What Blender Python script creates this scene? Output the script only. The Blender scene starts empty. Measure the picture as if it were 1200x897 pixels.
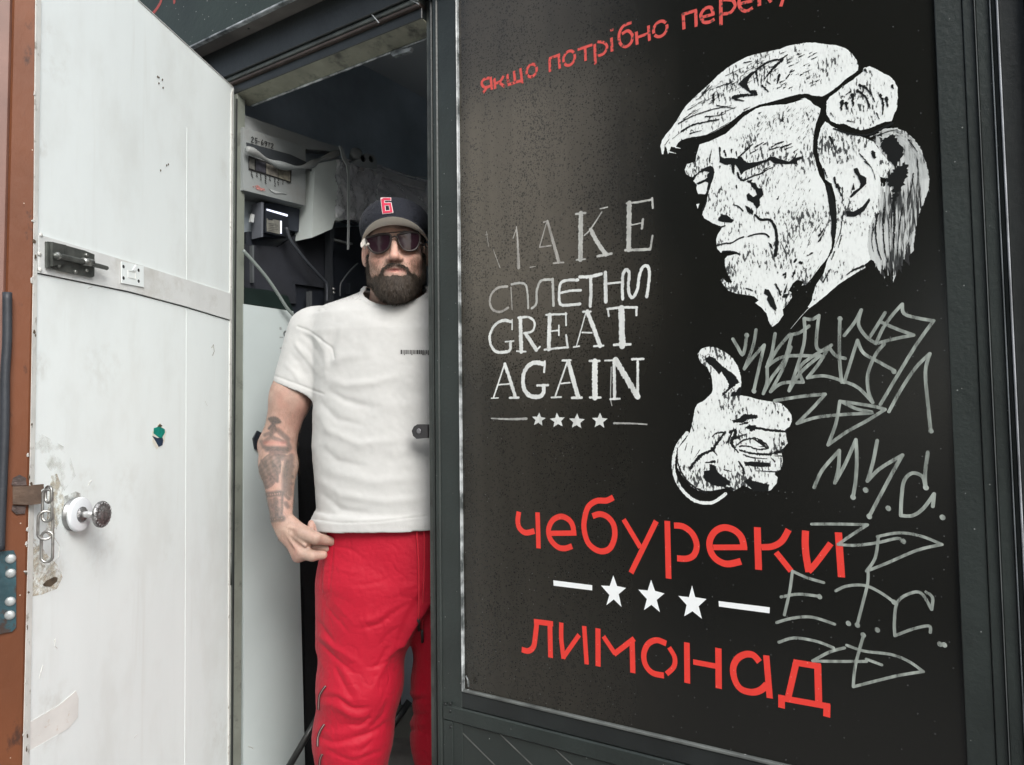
import bpy, math, random
import numpy as np
from mathutils import Vector, Matrix
random.seed(7); rng = np.random.default_rng(7)
S = bpy.context.scene
COL = S.collection
# ------------------------------------------------------------------ camera
F = 880.0; UC, VC = 600.0, 448.5
YAW = math.radians(33.8); PITCH = math.radians(3.04); ROLL = math.radians(0.73)
CAM = np.array([0.0, -1.5, 1.4])
FH = np.array([-math.sin(YAW), math.cos(YAW), 0.0])          # horizontal view direction
RH = np.array([math.cos(YAW), math.sin(YAW), 0.0])           # horizontal right
ZZ = np.array([0, 0, 1.0])
FWD = FH*math.cos(PITCH) + ZZ*math.sin(PITCH)
UP0 = -FH*math.sin(PITCH) + ZZ*math.cos(PITCH)
CR = RH*math.cos(ROLL) - UP0*math.sin(ROLL)
CU = RH*math.sin(ROLL) + UP0*math.cos(ROLL)
cam = bpy.data.cameras.new('camera'); cam.sensor_width = 36; cam.lens = 36*F/1200
cam.clip_start = 0.05; cam.clip_end = 2000
co = bpy.data.objects.new('camera', cam); COL.objects.link(co)
M = Matrix.Identity(4)
for i in range(3):
    M[i][0] = CR[i]; M[i][1] = CU[i]; M[i][2] = -FWD[i]; M[i][3] = CAM[i]
co.matrix_world = M; S.camera = co
# ------------------------------------------------------------------ light
SUN_EL, SUN_AZ = math.radians(38), math.radians(124)   # azimuth from +Y towards +X
w = bpy.data.worlds.new('World'); S.world = w; w.use_nodes = True
nt = w.node_tree; sky = nt.nodes.new('ShaderNodeTexSky'); sky.sky_type = 'NISHITA'; sky.sun_disc = False
sky.sun_elevation = SUN_EL; sky.sun_rotation = SUN_AZ; sky.air_density = 1.0; sky.dust_density = 2.0; sky.ozone_density = 1.0
bg = nt.nodes['Background']; bg.inputs[1].default_value = 0.13
hs = nt.nodes.new('ShaderNodeHueSaturation'); hs.inputs['Saturation'].default_value = .55      # thin cloud
nt.links.new(sky.outputs[0], hs.inputs['Color']); nt.links.new(hs.outputs[0], bg.inputs[0])
sl = bpy.data.lights.new('sun', 'SUN'); sl.energy = 2.0; sl.angle = math.radians(35); sl.color = (1, .97, .93)
so = bpy.data.objects.new('sun', sl); COL.objects.link(so)
sd = Vector((math.sin(SUN_AZ)*math.cos(SUN_EL), math.cos(SUN_AZ)*math.cos(SUN_EL), math.sin(SUN_EL)))
so.rotation_euler = sd.to_track_quat('Z', 'Y').to_euler()
S.view_settings.view_transform = 'Standard'; S.view_settings.look = 'None'; S.view_settings.gamma = 1
S.view_settings.exposure = 0.95
# ------------------------------------------------------------------ pixel -> place helpers
def ray(u, v): return FWD + CR*((u-UC)/F) - CU*((v-VC)/F)
def PY(u, v, y=0.0):
    d = ray(u, v); return CAM + d*((y-CAM[1])/d[1])
def PX(u, v, x):
    d = ray(u, v); return CAM + d*((x-CAM[0])/d[0])
def PD(u, v, b):                                             # at horizontal view depth b
    d = ray(u, v); return CAM + d*(b/float(d@FH))
def PP(u, v, p0, n):
    d = ray(u, v); return CAM + d*(((p0-CAM)@n)/(d@n))
# ------------------------------------------------------------------ objects
def link(o, parent=None):
    COL.objects.link(o)
    if parent is not None: o.parent = parent
    return o
def off(parent):
    v = np.zeros(3)
    while parent is not None:
        v += np.array(parent.location); parent = parent.parent
    return v
def empty(name, loc, label, cat, group=None):
    o = bpy.data.objects.new(name, None); o.empty_display_size = .1; o.location = loc; link(o)
    o['label'] = label; o['category'] = cat
    if group: o['group'] = group
    return o
def tag(o, label, cat, group=None):
    o['label'] = label; o['category'] = cat
    if group: o['group'] = group
    return o
def mesh(name, V, Fs, mat, parent=None, smooth=False, loc=None):
    """V in world coordinates, stored relative to the parent (or to loc)."""
    V = np.asarray(V, float); me = bpy.data.meshes.new(name)
    base = off(parent) if parent is not None else (np.array(loc) if loc is not None else np.zeros(3))
    me.from_pydata((V-base).tolist(), [], [list(map(int, f)) for f in Fs]); me.materials.append(mat)
    if smooth: me.polygons.foreach_set('use_smooth', [True]*len(me.polygons))
    me.update(); o = bpy.data.objects.new(name, me)
    if parent is None and loc is not None: o.location = loc
    link(o, parent); return o
class MB:
    def __init__(s): s.V = []; s.F = []
    def add(s, V, Fs):
        n = len(s.V); s.V += [list(map(float, v)) for v in V]; s.F += [[i+n for i in f] for f in Fs]; return s
    def frame(s, o, ax, ay, az, lo, hi, bev=0.0):               # box in a local frame, optional chamfer on the az-max side
        o = np.array(o, float); A = [np.array(a, float) for a in (ax, ay, az)]
        def P(x, y, z): return o + A[0]*x + A[1]*y + A[2]*z
        (x0, y0, z0), (x1, y1, z1) = lo, hi
        if bev <= 0:
            V = [P(x, y, z) for z in (z0, z1) for x, y in ((x0, y0), (x1, y0), (x1, y1), (x0, y1))]
            s.add(V, [(3, 2, 1, 0), (4, 5, 6, 7), (0, 1, 5, 4), (1, 2, 6, 5), (2, 3, 7, 6), (3, 0, 4, 7)])
        else:
            b = bev
            r0 = [(x0, y0), (x1, y0), (x1, y1), (x0, y1)]; r1 = [(x0+b, y0+b), (x1-b, y0+b), (x1-b, y1-b), (x0+b, y1-b)]
            V = [P(x, y, z0) for x, y in r0] + [P(x, y, z1-b) for x, y in r0] + [P(x, y, z1) for x, y in r1]
            s.add(V, [(3, 2, 1, 0), (8, 9, 10, 11)] + [(i, (i+1) % 4, 4+(i+1) % 4, 4+i) for i in range(4)] + [(4+i, 4+(i+1) % 4, 8+(i+1) % 4, 8+i) for i in range(4)])
        return s
    def box(s, x0, x1, y0, y1, z0, z1, bev=0.0):               # chamfer faces -Y
        return s.frame((0, 0, 0), (1, 0, 0), (0, 0, 1), (0, -1, 0), (x0, z0, -y1), (x1, z1, -y0), bev)
    def tube(s, pts, r, n=8, closed=False, ends=True):
        pts = [np.array(p, float) for p in pts]; m = len(pts); up = None; rings = []
        rr = r if hasattr(r, '__len__') else [r]*m
        for i in range(m):
            a = pts[(i-1) % m] if (closed or i > 0) else pts[0]; b = pts[(i+1) % m] if (closed or i < m-1) else pts[-1]
            t = b-a; t = t/(np.linalg.norm(t)+1e-12)
            if up is None: up = np.cross(t, (0, 0, 1.0) if abs(t[2]) < .9 else (1.0, 0, 0))
            up = up - t*(up@t); up = up/(np.linalg.norm(up)+1e-12); w_ = np.cross(t, up)
            rings.append([pts[i] + rr[i]*(math.cos(k*2*math.pi/n)*up + math.sin(k*2*math.pi/n)*w_) for k in range(n)])
        V = [p for q in rings for p in q]; Fs = []
        for i in range(m if closed else m-1):
            j = (i+1) % m
            for k in range(n): Fs.append((i*n+k, i*n+(k+1) % n, j*n+(k+1) % n, j*n+k))
        if ends and not closed: Fs += [tuple(range(n))[::-1], tuple((m-1)*n+k for k in range(n))]
        return s.add(V, Fs)
    def lathe(s, o, ax, prof, n=24):                            # prof: (along, radius)
        ax = np.array(ax, float); ax /= np.linalg.norm(ax); u = np.cross(ax, (0, 0, 1.0) if abs(ax[2]) < .9 else (1.0, 0, 0)); u /= np.linalg.norm(u); w_ = np.cross(ax, u)
        V = [np.array(o)+ax*a+r*(math.cos(k*2*math.pi/n)*u+math.sin(k*2*math.pi/n)*w_) for a, r in prof for k in range(n)]; m = len(prof)
        Fs = [(i*n+k, i*n+(k+1) % n, (i+1)*n+(k+1) % n, (i+1)*n+k) for i in range(m-1) for k in range(n)]
        Fs += [tuple(range(n))[::-1], tuple((m-1)*n+k for k in range(n))]
        return s.add(V, Fs)
    def extr(s, poly, d):                                       # 3d polygon extruded by vector d
        n = len(poly); d = np.array(d, float)
        V = [np.array(p, float) for p in poly]; V = V + [p+d for p in V]
        return s.add(V, [tuple(range(n)), tuple(range(2*n-1, n-1, -1))]+[(i, n+i, n+(i+1) % n, (i+1) % n) for i in range(n)])
    def build(s, name, mat, parent=None, smooth=False, loc=None): return mesh(name, s.V, s.F, mat, parent, smooth, loc)
def cr(pts, n=6, closed=False):                                 # Catmull-Rom
    P = [np.array(p, float) for p in pts]; m = len(P); out = []
    if m < 3: return P
    for i in range(m if closed else m-1):
        p0 = P[(i-1) % m] if (closed or i > 0) else P[0]; p1 = P[i]; p2 = P[(i+1) % m]; p3 = P[(i+2) % m] if (closed or i < m-2) else P[-1]
        for k in range(n):
            t = k/n; out.append(.5*((2*p1)+(-p0+p2)*t+(2*p0-5*p1+4*p2-p3)*t*t+(-p0+3*p1-3*p2+p3)*t**3))
    if not closed: out.append(P[-1])
    return out
# ------------------------------------------------------------------ materials
def mat(name, color, rough=.5, metal=0.0, var=.0, vscale=8.0, vstretch=(1, 1, 1), dirt=None, dscale=3.0, dthr=(.5, .7), bump=0.0, bscale=60.0, spec=.5, speck=None, alpha=None):
    m = bpy.data.materials.new(name); m.use_nodes = True; N = m.node_tree.nodes; L = m.node_tree.links
    p = N['Principled BSDF']; p.inputs['Roughness'].default_value = rough; p.inputs['Metallic'].default_value = metal
    p.inputs['Specular IOR Level'].default_value = spec
    tc = N.new('ShaderNodeTexCoord'); mp = N.new('ShaderNodeMapping'); mp.inputs['Scale'].default_value = vstretch; L.new(tc.outputs['Object'], mp.inputs['Vector'])
    def noise(sc, det=5, vec=None, rg=.55):
        n = N.new('ShaderNodeTexNoise'); n.inputs['Scale'].default_value = sc; n.inputs['Detail'].default_value = det; n.inputs['Roughness'].default_value = rg
        L.new(vec if vec is not None else mp.outputs[0], n.inputs['Vector']); return n.outputs[0]
    def ramp(x, a, b, ca=(0, 0, 0, 1), cb=(1, 1, 1, 1)):
        r = N.new('ShaderNodeValToRGB'); r.color_ramp.elements[0].position = a; r.color_ramp.elements[1].position = b
        r.color_ramp.elements[0].color = ca; r.color_ramp.elements[1].color = cb; L.new(x, r.inputs[0]); return r.outputs[0]
    def mix(f, a, b):
        x = N.new('ShaderNodeMix'); x.data_type = 'RGBA'
        if hasattr(f, 'is_linked') or hasattr(f, 'node'): L.new(f, x.inputs[0])
        else: x.inputs[0].default_value = f
        for s_, i in ((a, 6), (b, 7)):
            if isinstance(s_, tuple): x.inputs[i].default_value = (*s_[:3], 1)
            else: L.new(s_, x.inputs[i])
        return x.outputs[2]
    c = tuple(color)
    if var > 0:
        lo = tuple(max(0, q*(1-var)) for q in c); hi = tuple(min(1, q*(1+var)) for q in c)
        c = ramp(noise(vscale), .3, .7, (*lo, 1), (*hi, 1))
    if dirt is not None: c = mix(ramp(noise(dscale, 8, None, .65), *dthr), c, tuple(dirt))
    if speck is not None:                                       # (colour, scale, radius)
        vo = N.new('ShaderNodeTexVoronoi'); vo.inputs['Scale'].default_value = speck[1]; L.new(tc.outputs['Object'], vo.inputs['Vector'])
        c = mix(ramp(vo.outputs['Distance'], speck[2], speck[2]*1.5, (1, 1, 1, 1), (0, 0, 0, 1)), c, tuple(speck[0]))
    if isinstance(c, tuple): p.inputs['Base Color'].default_value = (*c[:3], 1)
    else: L.new(c, p.inputs['Base Color'])
    if bump > 0:
        b = N.new('ShaderNodeBump'); b.inputs['Strength'].default_value = 1; b.inputs['Distance'].default_value = bump
        L.new(noise(bscale, 6), b.inputs['Height']); L.new(b.outputs[0], p.inputs['Normal'])
    if alpha is not None:
        if isinstance(alpha, (int, float)): p.inputs['Alpha'].default_value = alpha
        else: L.new(ramp(noise(alpha[0], 4), alpha[1], alpha[2], (alpha[3],)*3+(1,), (alpha[4],)*3+(1,)), p.inputs['Alpha'])
    m['h'] = 1
    return m
frame_m = mat('dark_green_grey_paint', (.021, .028, .026), .45, var=.25, vscale=5, bump=.0012, bscale=90, speck=((.25, .27, .26), 38, .035))
frame_l = mat('worn_grey_paint', (.075, .085, .078), .5, var=.3, vscale=9, dirt=(.03, .032, .03), dscale=12, bump=.0012)
frame_d = mat('near_black_paint', (.013, .016, .016), .45, var=.3, bump=.001)
bead_m = mat('pale_sealant_bead', (.42, .45, .46), .35, var=.4, vscale=14, dirt=(.06, .07, .07), dscale=20, dthr=(.4, .6))
brown_m = mat('brown_rust_strip', (.055, .04, .034), .6, var=.3, vscale=20)
# ------------------------------------------------------------------ setting
ground_m = mat('asphalt', (.06, .06, .062), .9, var=.3, vscale=3, bump=.004, bscale=80)
pave_m = mat('pavement_stone', (.22, .21, .2), .85, var=.2, vscale=6, bump=.002)
g = mesh('ground', [(-600, -600, -.12), (600, -600, -.12), (600, 600, -.12), (-600, 600, -.12)], [(0, 1, 2, 3)], ground_m); g['kind'] = 'structure'
b = MB(); b.box(-14, 10, -3.2, 6, -.115, 0.0); pv = b.build('pavement', pave_m); pv['kind'] = 'structure'
b = MB(); b.box(-14, 10, -3.36, -3.203, -.115, .012); kb = b.build('kerb', mat('kerb_stone', (.3, .3, .29), .8, var=.15)); kb['kind'] = 'structure'
# ------------------------------------------------------------------ the kiosk
XR = PY(1117, 560).item(0)            # right edge of the glass panel
XL = PY(541.5, 450).item(0)           # left edge
XJ = PY(285.5, 400, .026).item(0)     # left edge of the doorway
XP = PY(499, 450).item(0)             # right edge of the doorway
ZB = PY(545, 807).item(2)             # lower edge of the glass
def Zc(u, v, y): return PY(u, v, y).item(2)
kiosk = empty('kiosk', ((XJ+XR)/2, 0, 0), 'dark green street food kiosk with an open white door and painted black glass panel', 'kiosk')
ZT = 2.75
# panel
def panel_material():
    m = bpy.data.materials.new('black_panel_condensation_painted_reflection'); m.use_nodes = True; N = m.node_tree.nodes; L = m.node_tree.links; p = N['Principled BSDF']
    p.inputs['Roughness'].default_value = .16
    geo = N.new('ShaderNodeNewGeometry'); sp = N.new('ShaderNodeSeparateXYZ'); L.new(geo.outputs['Position'], sp.inputs[0])
    def mr(x, a, b, lo=0, hi=1, sm=True):
        n = N.new('ShaderNodeMapRange'); n.interpolation_type = 'SMOOTHSTEP' if sm else 'LINEAR'
        n.inputs[1].default_value = a; n.inputs[2].default_value = b; n.inputs[3].default_value = lo; n.inputs[4].default_value = hi
        if hasattr(x, 'links'): L.new(x, n.inputs[0])
        return n.outputs[0]
    def mth(op, a, b=None):
        n = N.new('ShaderNodeMath'); n.operation = op; n.use_clamp = False
        for i, q in enumerate((a, b)):
            if q is None: continue
            if isinstance(q, (int, float)): n.inputs[i].default_value = q
            else: L.new(q, n.inputs[i])
        return n.outputs[0]
    def nz(scale, st=(1, 1, 1), det=4):
        mp = N.new('ShaderNodeMapping'); mp.inputs['Scale'].default_value = st; L.new(geo.outputs['Position'], mp.inputs[0])
        n = N.new('ShaderNodeTexNoise'); n.inputs['Scale'].default_value = scale; n.inputs['Detail'].default_value = det; L.new(mp.outputs[0], n.inputs['Vector']); return n.outputs[0]
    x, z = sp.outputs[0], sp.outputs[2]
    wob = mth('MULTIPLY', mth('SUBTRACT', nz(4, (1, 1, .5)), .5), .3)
    film_refl = mth('MULTIPLY', mr(mth('ADD', x, wob), XL+.16, XL+.60, 1, 0), mr(mth('ADD', z, wob), 1.40, 1.78, .22, 1))  # condensation mask that also carries the brownish street reflection, painted in
    film_refl = mth('MULTIPLY', film_refl, mr(nz(22, (1, 1, .07), 4), .3, .7, .86, 1.06))
    film_refl = mth('MULTIPLY', film_refl, mr(x, XL, XL+.05, .6, 1))
    film_refl = mth('MULTIPLY', film_refl, mr(z, 2.12, 2.32, 1, .5))
    den = nz(9, (1, 1, .45), 3)
    def drops(sc, thr, dens, k):
        v = N.new('ShaderNodeTexVoronoi'); v.inputs['Scale'].default_value = sc; L.new(geo.outputs['Position'], v.inputs['Vector'])
        cs = N.new('ShaderNodeSeparateColor'); L.new(v.outputs['Color'], cs.inputs[0])
        rad = mth('MULTIPLY', thr, mth('ADD', .45, mth('MULTIPLY', cs.outputs[1], .8)))
        d = mth('LESS_THAN', v.outputs['Distance'], rad)
        return mth('MULTIPLY', d, mr(mth('ADD', cs.outputs[0], mth('MULTIPLY', mth('SUBTRACT', den, .5), -k)), dens, dens+.05, 1, 0))
    dr = mth('MAXIMUM', drops(200, .36, .5, 2.2), mth('MAXIMUM', drops(300, .38, .42, 1.5), drops(140, .30, .3, 2.5)))
    film_refl_d = mth('MULTIPLY', film_refl, mth('SUBTRACT', 1, mth('MULTIPLY', dr, .66)))
    sp_ = N.new('ShaderNodeTexVoronoi'); sp_.inputs['Scale'].default_value = 75; L.new(geo.outputs['Position'], sp_.inputs['Vector'])
    cs2 = N.new('ShaderNodeSeparateColor'); L.new(sp_.outputs['Color'], cs2.inputs[0])
    dust = mth('MULTIPLY', mr(sp_.outputs['Distance'], .05, .085, 1, 0), mr(cs2.outputs[1], .85, .9, 0, .8))
    def mix(f, a, b):
        q = N.new('ShaderNodeMix'); q.data_type = 'RGBA'; L.new(f, q.inputs[0])
        for s_, i in ((a, 6), (b, 7)):
            if isinstance(s_, tuple): q.inputs[i].default_value = (*s_, 1)
            else: L.new(s_, q.inputs[i])
        return q.outputs[2]
    c = mix(film_refl_d, (.0095, .0097, .0082), (.108, .096, .076))  # brown-grey tone: damp film plus painted reflection
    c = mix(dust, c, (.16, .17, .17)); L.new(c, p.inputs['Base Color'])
    L.new(mth('ADD', .2, mth('MULTIPLY', film_refl_d, .3)), p.inputs['Roughness'])
    bm = N.new('ShaderNodeBump'); bm.inputs['Distance'].default_value = .0007; bm.inputs['Strength'].default_value = .5; L.new(mth('ADD', mth('MULTIPLY', dr, film_refl), mth('MULTIPLY', nz(400), .25)), bm.inputs['Height']); L.new(bm.outputs[0], p.inputs['Normal'])
    return m
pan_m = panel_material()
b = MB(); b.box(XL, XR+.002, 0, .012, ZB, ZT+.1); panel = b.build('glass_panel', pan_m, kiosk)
# beads round the panel
b = MB()
b.box(XL-.0042, XL-.0002, -.010, .012, ZB-.006, ZT, .002)
b.build('sealant_bead', bead_m, kiosk)
b = MB(); b.box(XL-.0002, XR, -.0085, .011, ZB-.0075, ZB-.0004, .0018); b.build('sealant_bead', mat('grey_glazing_bead', (.11, .12, .115), .45, var=.4, vscale=18, speck=((.5, .52, .52), 25, .05)), kiosk)
b = MB(); b.tube([PY(546+dx, v, -.013) for dx, v in ((0, 792), (2, 797), (2.6, 801), (3, 805))], [.0012, .0022, .003, .002], 8); b.build('loose_seal', bead_m, kiosk, True)
# post between doorway and panel
def xpx(u, y=0): return PY(u, 450, y).item(0)
b = MB()
b.box(XP, xpx(503.5), .012, .05, .2, ZT, .001)
b.build('door_stop', frame_l, kiosk)
b = MB(); b.box(xpx(503.5)+.0004, xpx(506.5), .008, .05, .2, ZT, .001); b.build('door_seal', frame_d, kiosk)
b = MB(); b.box(xpx(506.7), xpx(509.6), -.004, .05, .2, ZT, .0025); b.build('profile_rib', frame_m, kiosk)
b = MB(); b.box(xpx(509.8), xpx(511.5), .002, .05, .2, ZT, .001); b.build('profile_groove', frame_d, kiosk)
b = MB(); b.box(xpx(511.7), xpx(517.4), -.009, .05, .2, ZT, .003); b.build('profile_rib', frame_m, kiosk)
b = MB(); b.box(xpx(517.6), XL-.0046, -.006, .05, .2, ZT, .001); b.build('post', frame_m, kiosk)
for v in (25, 240, 392, 590, 700):
    c = PY(505, v, .006); b = MB(); b.lathe(c, (0, -1, 0), [(0, .0016), (.0015, .0012)], 8); b.build('rivet', frame_d, kiosk, True)
# rails under the glass
Z1 = PY(528.3, 827, -.006).item(2); Z2 = PY(534, 846.5, -.006).item(2)
b = MB(); b.box(XL-.0063, XR+.06, -.0052, .05, Z1+.0015, ZB-.0078, .0015); b.build('bottom_rail', frame_d, kiosk)
b = MB(); b.box(xpx(518.2), XR+.06, -.0095, .0, Z2, Z1, .003); lr = b.build('lower_rail', frame_m, kiosk)
X0b = xpx(519); Z3 = .25
b = MB(); b.box(X0b+.001, xpx(529.5), -.0085, -.0062, Z3, Z2-.001, .001); b.build('corner_strip', frame_m, kiosk)
for (u, v) in ((527, 833.5), (528, 852.5), (521.5, 825.5), (527.5, 825)):
    c = PY(u, v, -.0095); b = MB(); b.lathe(c, (0, -1, 0), [(-.003, .0042), (.001, .004), (.0022, .0025), (.0016, .001)], 12); b.build('screw', frame_d, kiosk, True)
# diagonal boards below
XB0, XB1 = xpx(529.8), XR+.06
def clip(poly, x0, x1, z0, z1):
    for ax, val, sg in ((0, x0, 1), (0, x1, -1), (1, z0, 1), (1, z1, -1)):
        out = []
        for i in range(len(poly)):
            a, c = poly[i-1], poly[i]; da, dc = sg*(a[ax]-val), sg*(c[ax]-val)
            if (da < 0) != (dc < 0): t = da/(da-dc); out.append((a[0]+(c[0]-a[0])*t, a[1]+(c[1]-a[1])*t))
            if dc >= 0: out.append(c)
        poly = out
        if len(poly) < 3: return []
    return poly
board_m = mat('dark_green_board_paint', (.021, .027, .025), .45, var=.25, vscale=4, bump=.001, speck=((.3, .33, .31), 30, .03))
edge_m = mat('worn_groove_edge', (.1, .105, .1), .5, var=.5, vscale=25)
pa, pb = PY(547, 865.2, -.005), PY(570, 888.2, -.005)
dirv = np.array([pb[0]-pa[0], pb[2]-pa[2]]); dirv /= np.linalg.norm(dirv); nv = np.array([-dirv[1], dirv[0]])
if nv[0] < 0: nv = -nv
p2 = PY(588, 863.5, -.005); step = abs((np.array([p2[0], p2[2]])-np.array([pa[0], pa[2]]))@nv)
MBK = MB(); MBK.box(XB0, XB1, .012, .03, Z3, Z2-.001); MBK.build('board_backing', frame_d, kiosk)
for k in range(-6, 16):
    o2 = np.array([pa[0], pa[2]])+nv*step*k
    q = [o2-dirv*3+nv*.0015, o2+dirv*3+nv*.0015, o2+dirv*3+nv*(step-.0015), o2-dirv*3+nv*(step-.0015)]
    def strip(d0, d1):
        return clip([tuple(o2-dirv*3+nv*d0), tuple(o2+dirv*3+nv*d0), tuple(o2+dirv*3+nv*d1), tuple(o2-dirv*3+nv*d1)], XB0, XB1, Z3, Z2-.0015)
    pl = strip(.0025, step-.0015)
    if len(pl) >= 3 and max(p[1] for p in pl)-min(p[1] for p in pl) > .02:
        b = MB(); b.extr([(x, -.004, z) for x, z in pl], (0, .014, 0)); bo = b.build('board', board_m, kiosk)
        pl2 = strip(.0003, .0024)
        if len(pl2) >= 3: b = MB(); b.extr([(x, -.0048, z) for x, z in pl2], (0, .01, 0)); b.build('board_edge', edge_m, bo)
# right-hand frame
def xr(u, v=300): return PY(u, v).item(0)
xs = [XR+.0025, xr(1141), xr(1155), xr(1156.5), xr(1173), xr(1175), xr(1181), xr(1184), xr(1215), xr(1330)]
ys = [-.006, -.009, -.014, -.011, -.016, -.010, -.020, -.010, -.024]
ms = [frame_m, frame_m, frame_l, frame_m, bead_m, frame_m, frame_l, frame_d, frame_m]
nm = ['side_post', 'profile_rib', 'profile_edge', 'profile_flat', 'profile_edge', 'profile_groove', 'profile_edge', 'side_groove', 'side_panel']
ms[2] = mat('worn_rib_edge', (.09, .1, .1), .4, var=.4); ms[4] = mat('worn_pale_edge', (.16, .18, .19), .35, var=.5, vscale=12); ms[6] = mat('worn_bright_edge', (.3, .32, .34), .3, var=.5, vscale=12)
for i in range(9):
    b = MB(); zb = Z3 if i > 0 else ZB-.008
    b.box(xs[i]+.0002, xs[i+1]-.0002, ys[i], .05, (Z3 if i > 2 else Z1+.0016) if i else ZB-.0079+.0, ZT+.1, .0012); b.build(nm[i], ms[i], kiosk)
# lintel over the doorway: one long profile per band
XA = XJ-.5; XPp = XP-.0003
z0 = Zc(320, 8.4, -.09)
prof = [(-.03, 32.0, frame_d), (-.022, 60, frame_d), (-.014, 69, frame_l), (-.010, 75, brown_m), (-.004, 80, frame_d), (.004, 93, frame_d)]
zt = z0-.0005; yprev = -.03
band = MB()
b = MB(); b.box(XA, XPp+.3, -.03, .05, Zc(320, 66, -.03), z0-.0006, .002); b.build('lintel', frame_d, kiosk)
za = Zc(320, 66, -.03)
b = MB(); b.box(XA, XPp-.0005, -.022, .05, Zc(320, 73, -.022), za-.0004, .002); b.build('lintel_strip', frame_l, kiosk)
za2 = Zc(320, 73, -.022)
b = MB(); b.box(XA, XPp-.0005, -.017, .05, Zc(320, 78, -.017), za2-.0004, .002); b.build('lintel_strip', brown_m, kiosk)
za3 = Zc(320, 78, -.017)
b = MB(); b.box(XA, XPp-.0005, -.006, .049, Zc(320, 92, -.006), za3-.0004, .002); b.build('lintel_strip', frame_d, kiosk)
za4 = Zc(320, 92, -.006); ZO = za4-.022
cream_m = mat('worn_cream_paint', (.22, .22, .17), .55, var=.25, vscale=14, dirt=(.06, .06, .05), dscale=16, dthr=(.5, .65))
b = MB(); b.extr([(XJ-.02, -.004, za4-.0004), (XJ-.02, .052, ZO+.004), (XJ-.02, .056, ZO+.004), (XJ-.02, .056, za4-.0004)], (XPp-XJ+.0195, 0, 0)); b.build('door_head', cream_m, kiosk)
b = MB(); b.tube([(XJ, .054, ZO+.001), (XPp-.001, .054, ZO+.001)], .0035, 6); b.build('head_edge', bead_m, kiosk)
for pl, th in (([(457, 53), (482, 47.5), (480, 52), (460, 58)], .004), ([(357+76, 14), (357+87, 27)], 0), ([(480, 0), (491, 5)], 0)):
    if th:
        b = MB(); b.extr([PY(u, v+8, .045) for u, v in pl], (0, .012, 0)); b.build('plastic_clip', bead_m, kiosk)
    else:
        b = MB(); b.tube([PY(u, v, -.026) for u, v in pl], .0016, 6); b.build('wire_stub', bead_m, kiosk)
# sign board above
sign_m = mat('dark_green_sign_board', (.022, .033, .025), .5, var=.2, vscale=6, bump=.001, speck=((.3, .3, .28), 45, .07))
b = MB(); b.box(XA-1.2, 1.6, -.0895, .05, z0+.006, z0+.62, .001); sign = b.build('sign_board', sign_m, kiosk)
b = MB(); b.box(XA-1.2, 1.6, -.092, -.078, z0-.003, z0+.0055, .002); b.build('sign_trim', bead_m, kiosk)
b = MB(); b.box(XA-1.2, 1.6, -.0775, .05, z0-.0003, z0+.0055, .0); b.build('sign_soffit', mat('soffit_grey', (.12, .11, .1), .6, var=.35, vscale=7), kiosk)
c = PY(293, 37.7, -.05); b = MB(); b.lathe((c[0], -.055, z0-.0003), (0, 0, -1), [(0, .004), (.002, .003)], 8); b.build('screw', frame_d, kiosk)
# head of the panel section, jambs, walls
b = MB(); b.box(XPp+.0, XR+.3, -.031, .05, ZT-.06, z0-.0006 if z0 > ZT else ZT+.3); 
b = MB(); b.box(XJ-.036, XJ-.0006, -.004, .026, .2, za4-.0006, .001); jamb = b.build('door_jamb', mat('grey_green_jamb_paint', (.16, .175, .15), .5, var=.2, vscale=6, dirt=(.05, .05, .045), dscale=14, dthr=(.55, .7)), kiosk)
b = MB(); b.tube([(XJ-.0015, -.0058, .2), (XJ-.0015, -.0058, za4-.02)], .0035, 6); b.build('jamb_seal', frame_d, kiosk)
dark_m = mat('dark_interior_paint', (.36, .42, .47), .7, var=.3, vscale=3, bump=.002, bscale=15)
wall_m = mat('dark_green_wall_paint', (.03, .038, .034), .5, var=.25, bump=.001)
b = MB(); b.box(-4.2, XJ-.0365, .0, .05, 0, z0-.001); b.build('front_wall', wall_m, kiosk)
b = MB(); b.box(XJ-.036, XB1+.3, .0, .05, 0, .199); b.build('plinth', wall_m, kiosk)
b = MB(); b.box(xs[-1], 1.6, -.01, .05, 0, 1.1).box(xs[-1], 1.6, -.01, .05, 2.45, z0-.001).box(xs[-1], .16, -.01, .05, 1.1, 2.45).box(1.45, 1.6, -.01, .05, 1.1, 2.45); b.build('added_hatch_wall', wall_m, kiosk)  # unseen hatch opening, added to let daylight into the interior
b = MB(); b.box(.17, 1.47, -.18, .055, 1.07, 1.099); b.build('added_hatch_counter', mat('steel_counter', (.5, .5, .5), .35, .7), kiosk)  # unseen counter that goes with the added hatch
XW = -2.15
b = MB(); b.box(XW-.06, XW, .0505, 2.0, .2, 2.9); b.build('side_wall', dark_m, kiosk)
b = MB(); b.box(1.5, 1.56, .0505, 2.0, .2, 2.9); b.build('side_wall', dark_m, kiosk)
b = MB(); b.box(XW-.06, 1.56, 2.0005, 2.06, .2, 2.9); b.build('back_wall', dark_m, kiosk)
b = MB(); b.box(XW, 1.5, .0575, 1.999, 2.86, 2.8995); b.build('ceiling_panel', mat('pale_ceiling_board', (.42, .45, .47), .6), kiosk)
b = MB(); b.box(-4.2, 1.6, .0505, 2.1, 2.901, 2.98); b.build('roof', wall_m, kiosk)
b = MB(); b.box(XP+.02, .14, .051, .056, .2, 2.9); b.build('inner_lining', dark_m, kiosk)
b = MB(); b.box(XW, 1.5, .0505, 2.0, .12, .2); b.build('kiosk_floor', mat('worn_floor', (.18, .17, .16), .8, var=.3), kiosk)
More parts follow.
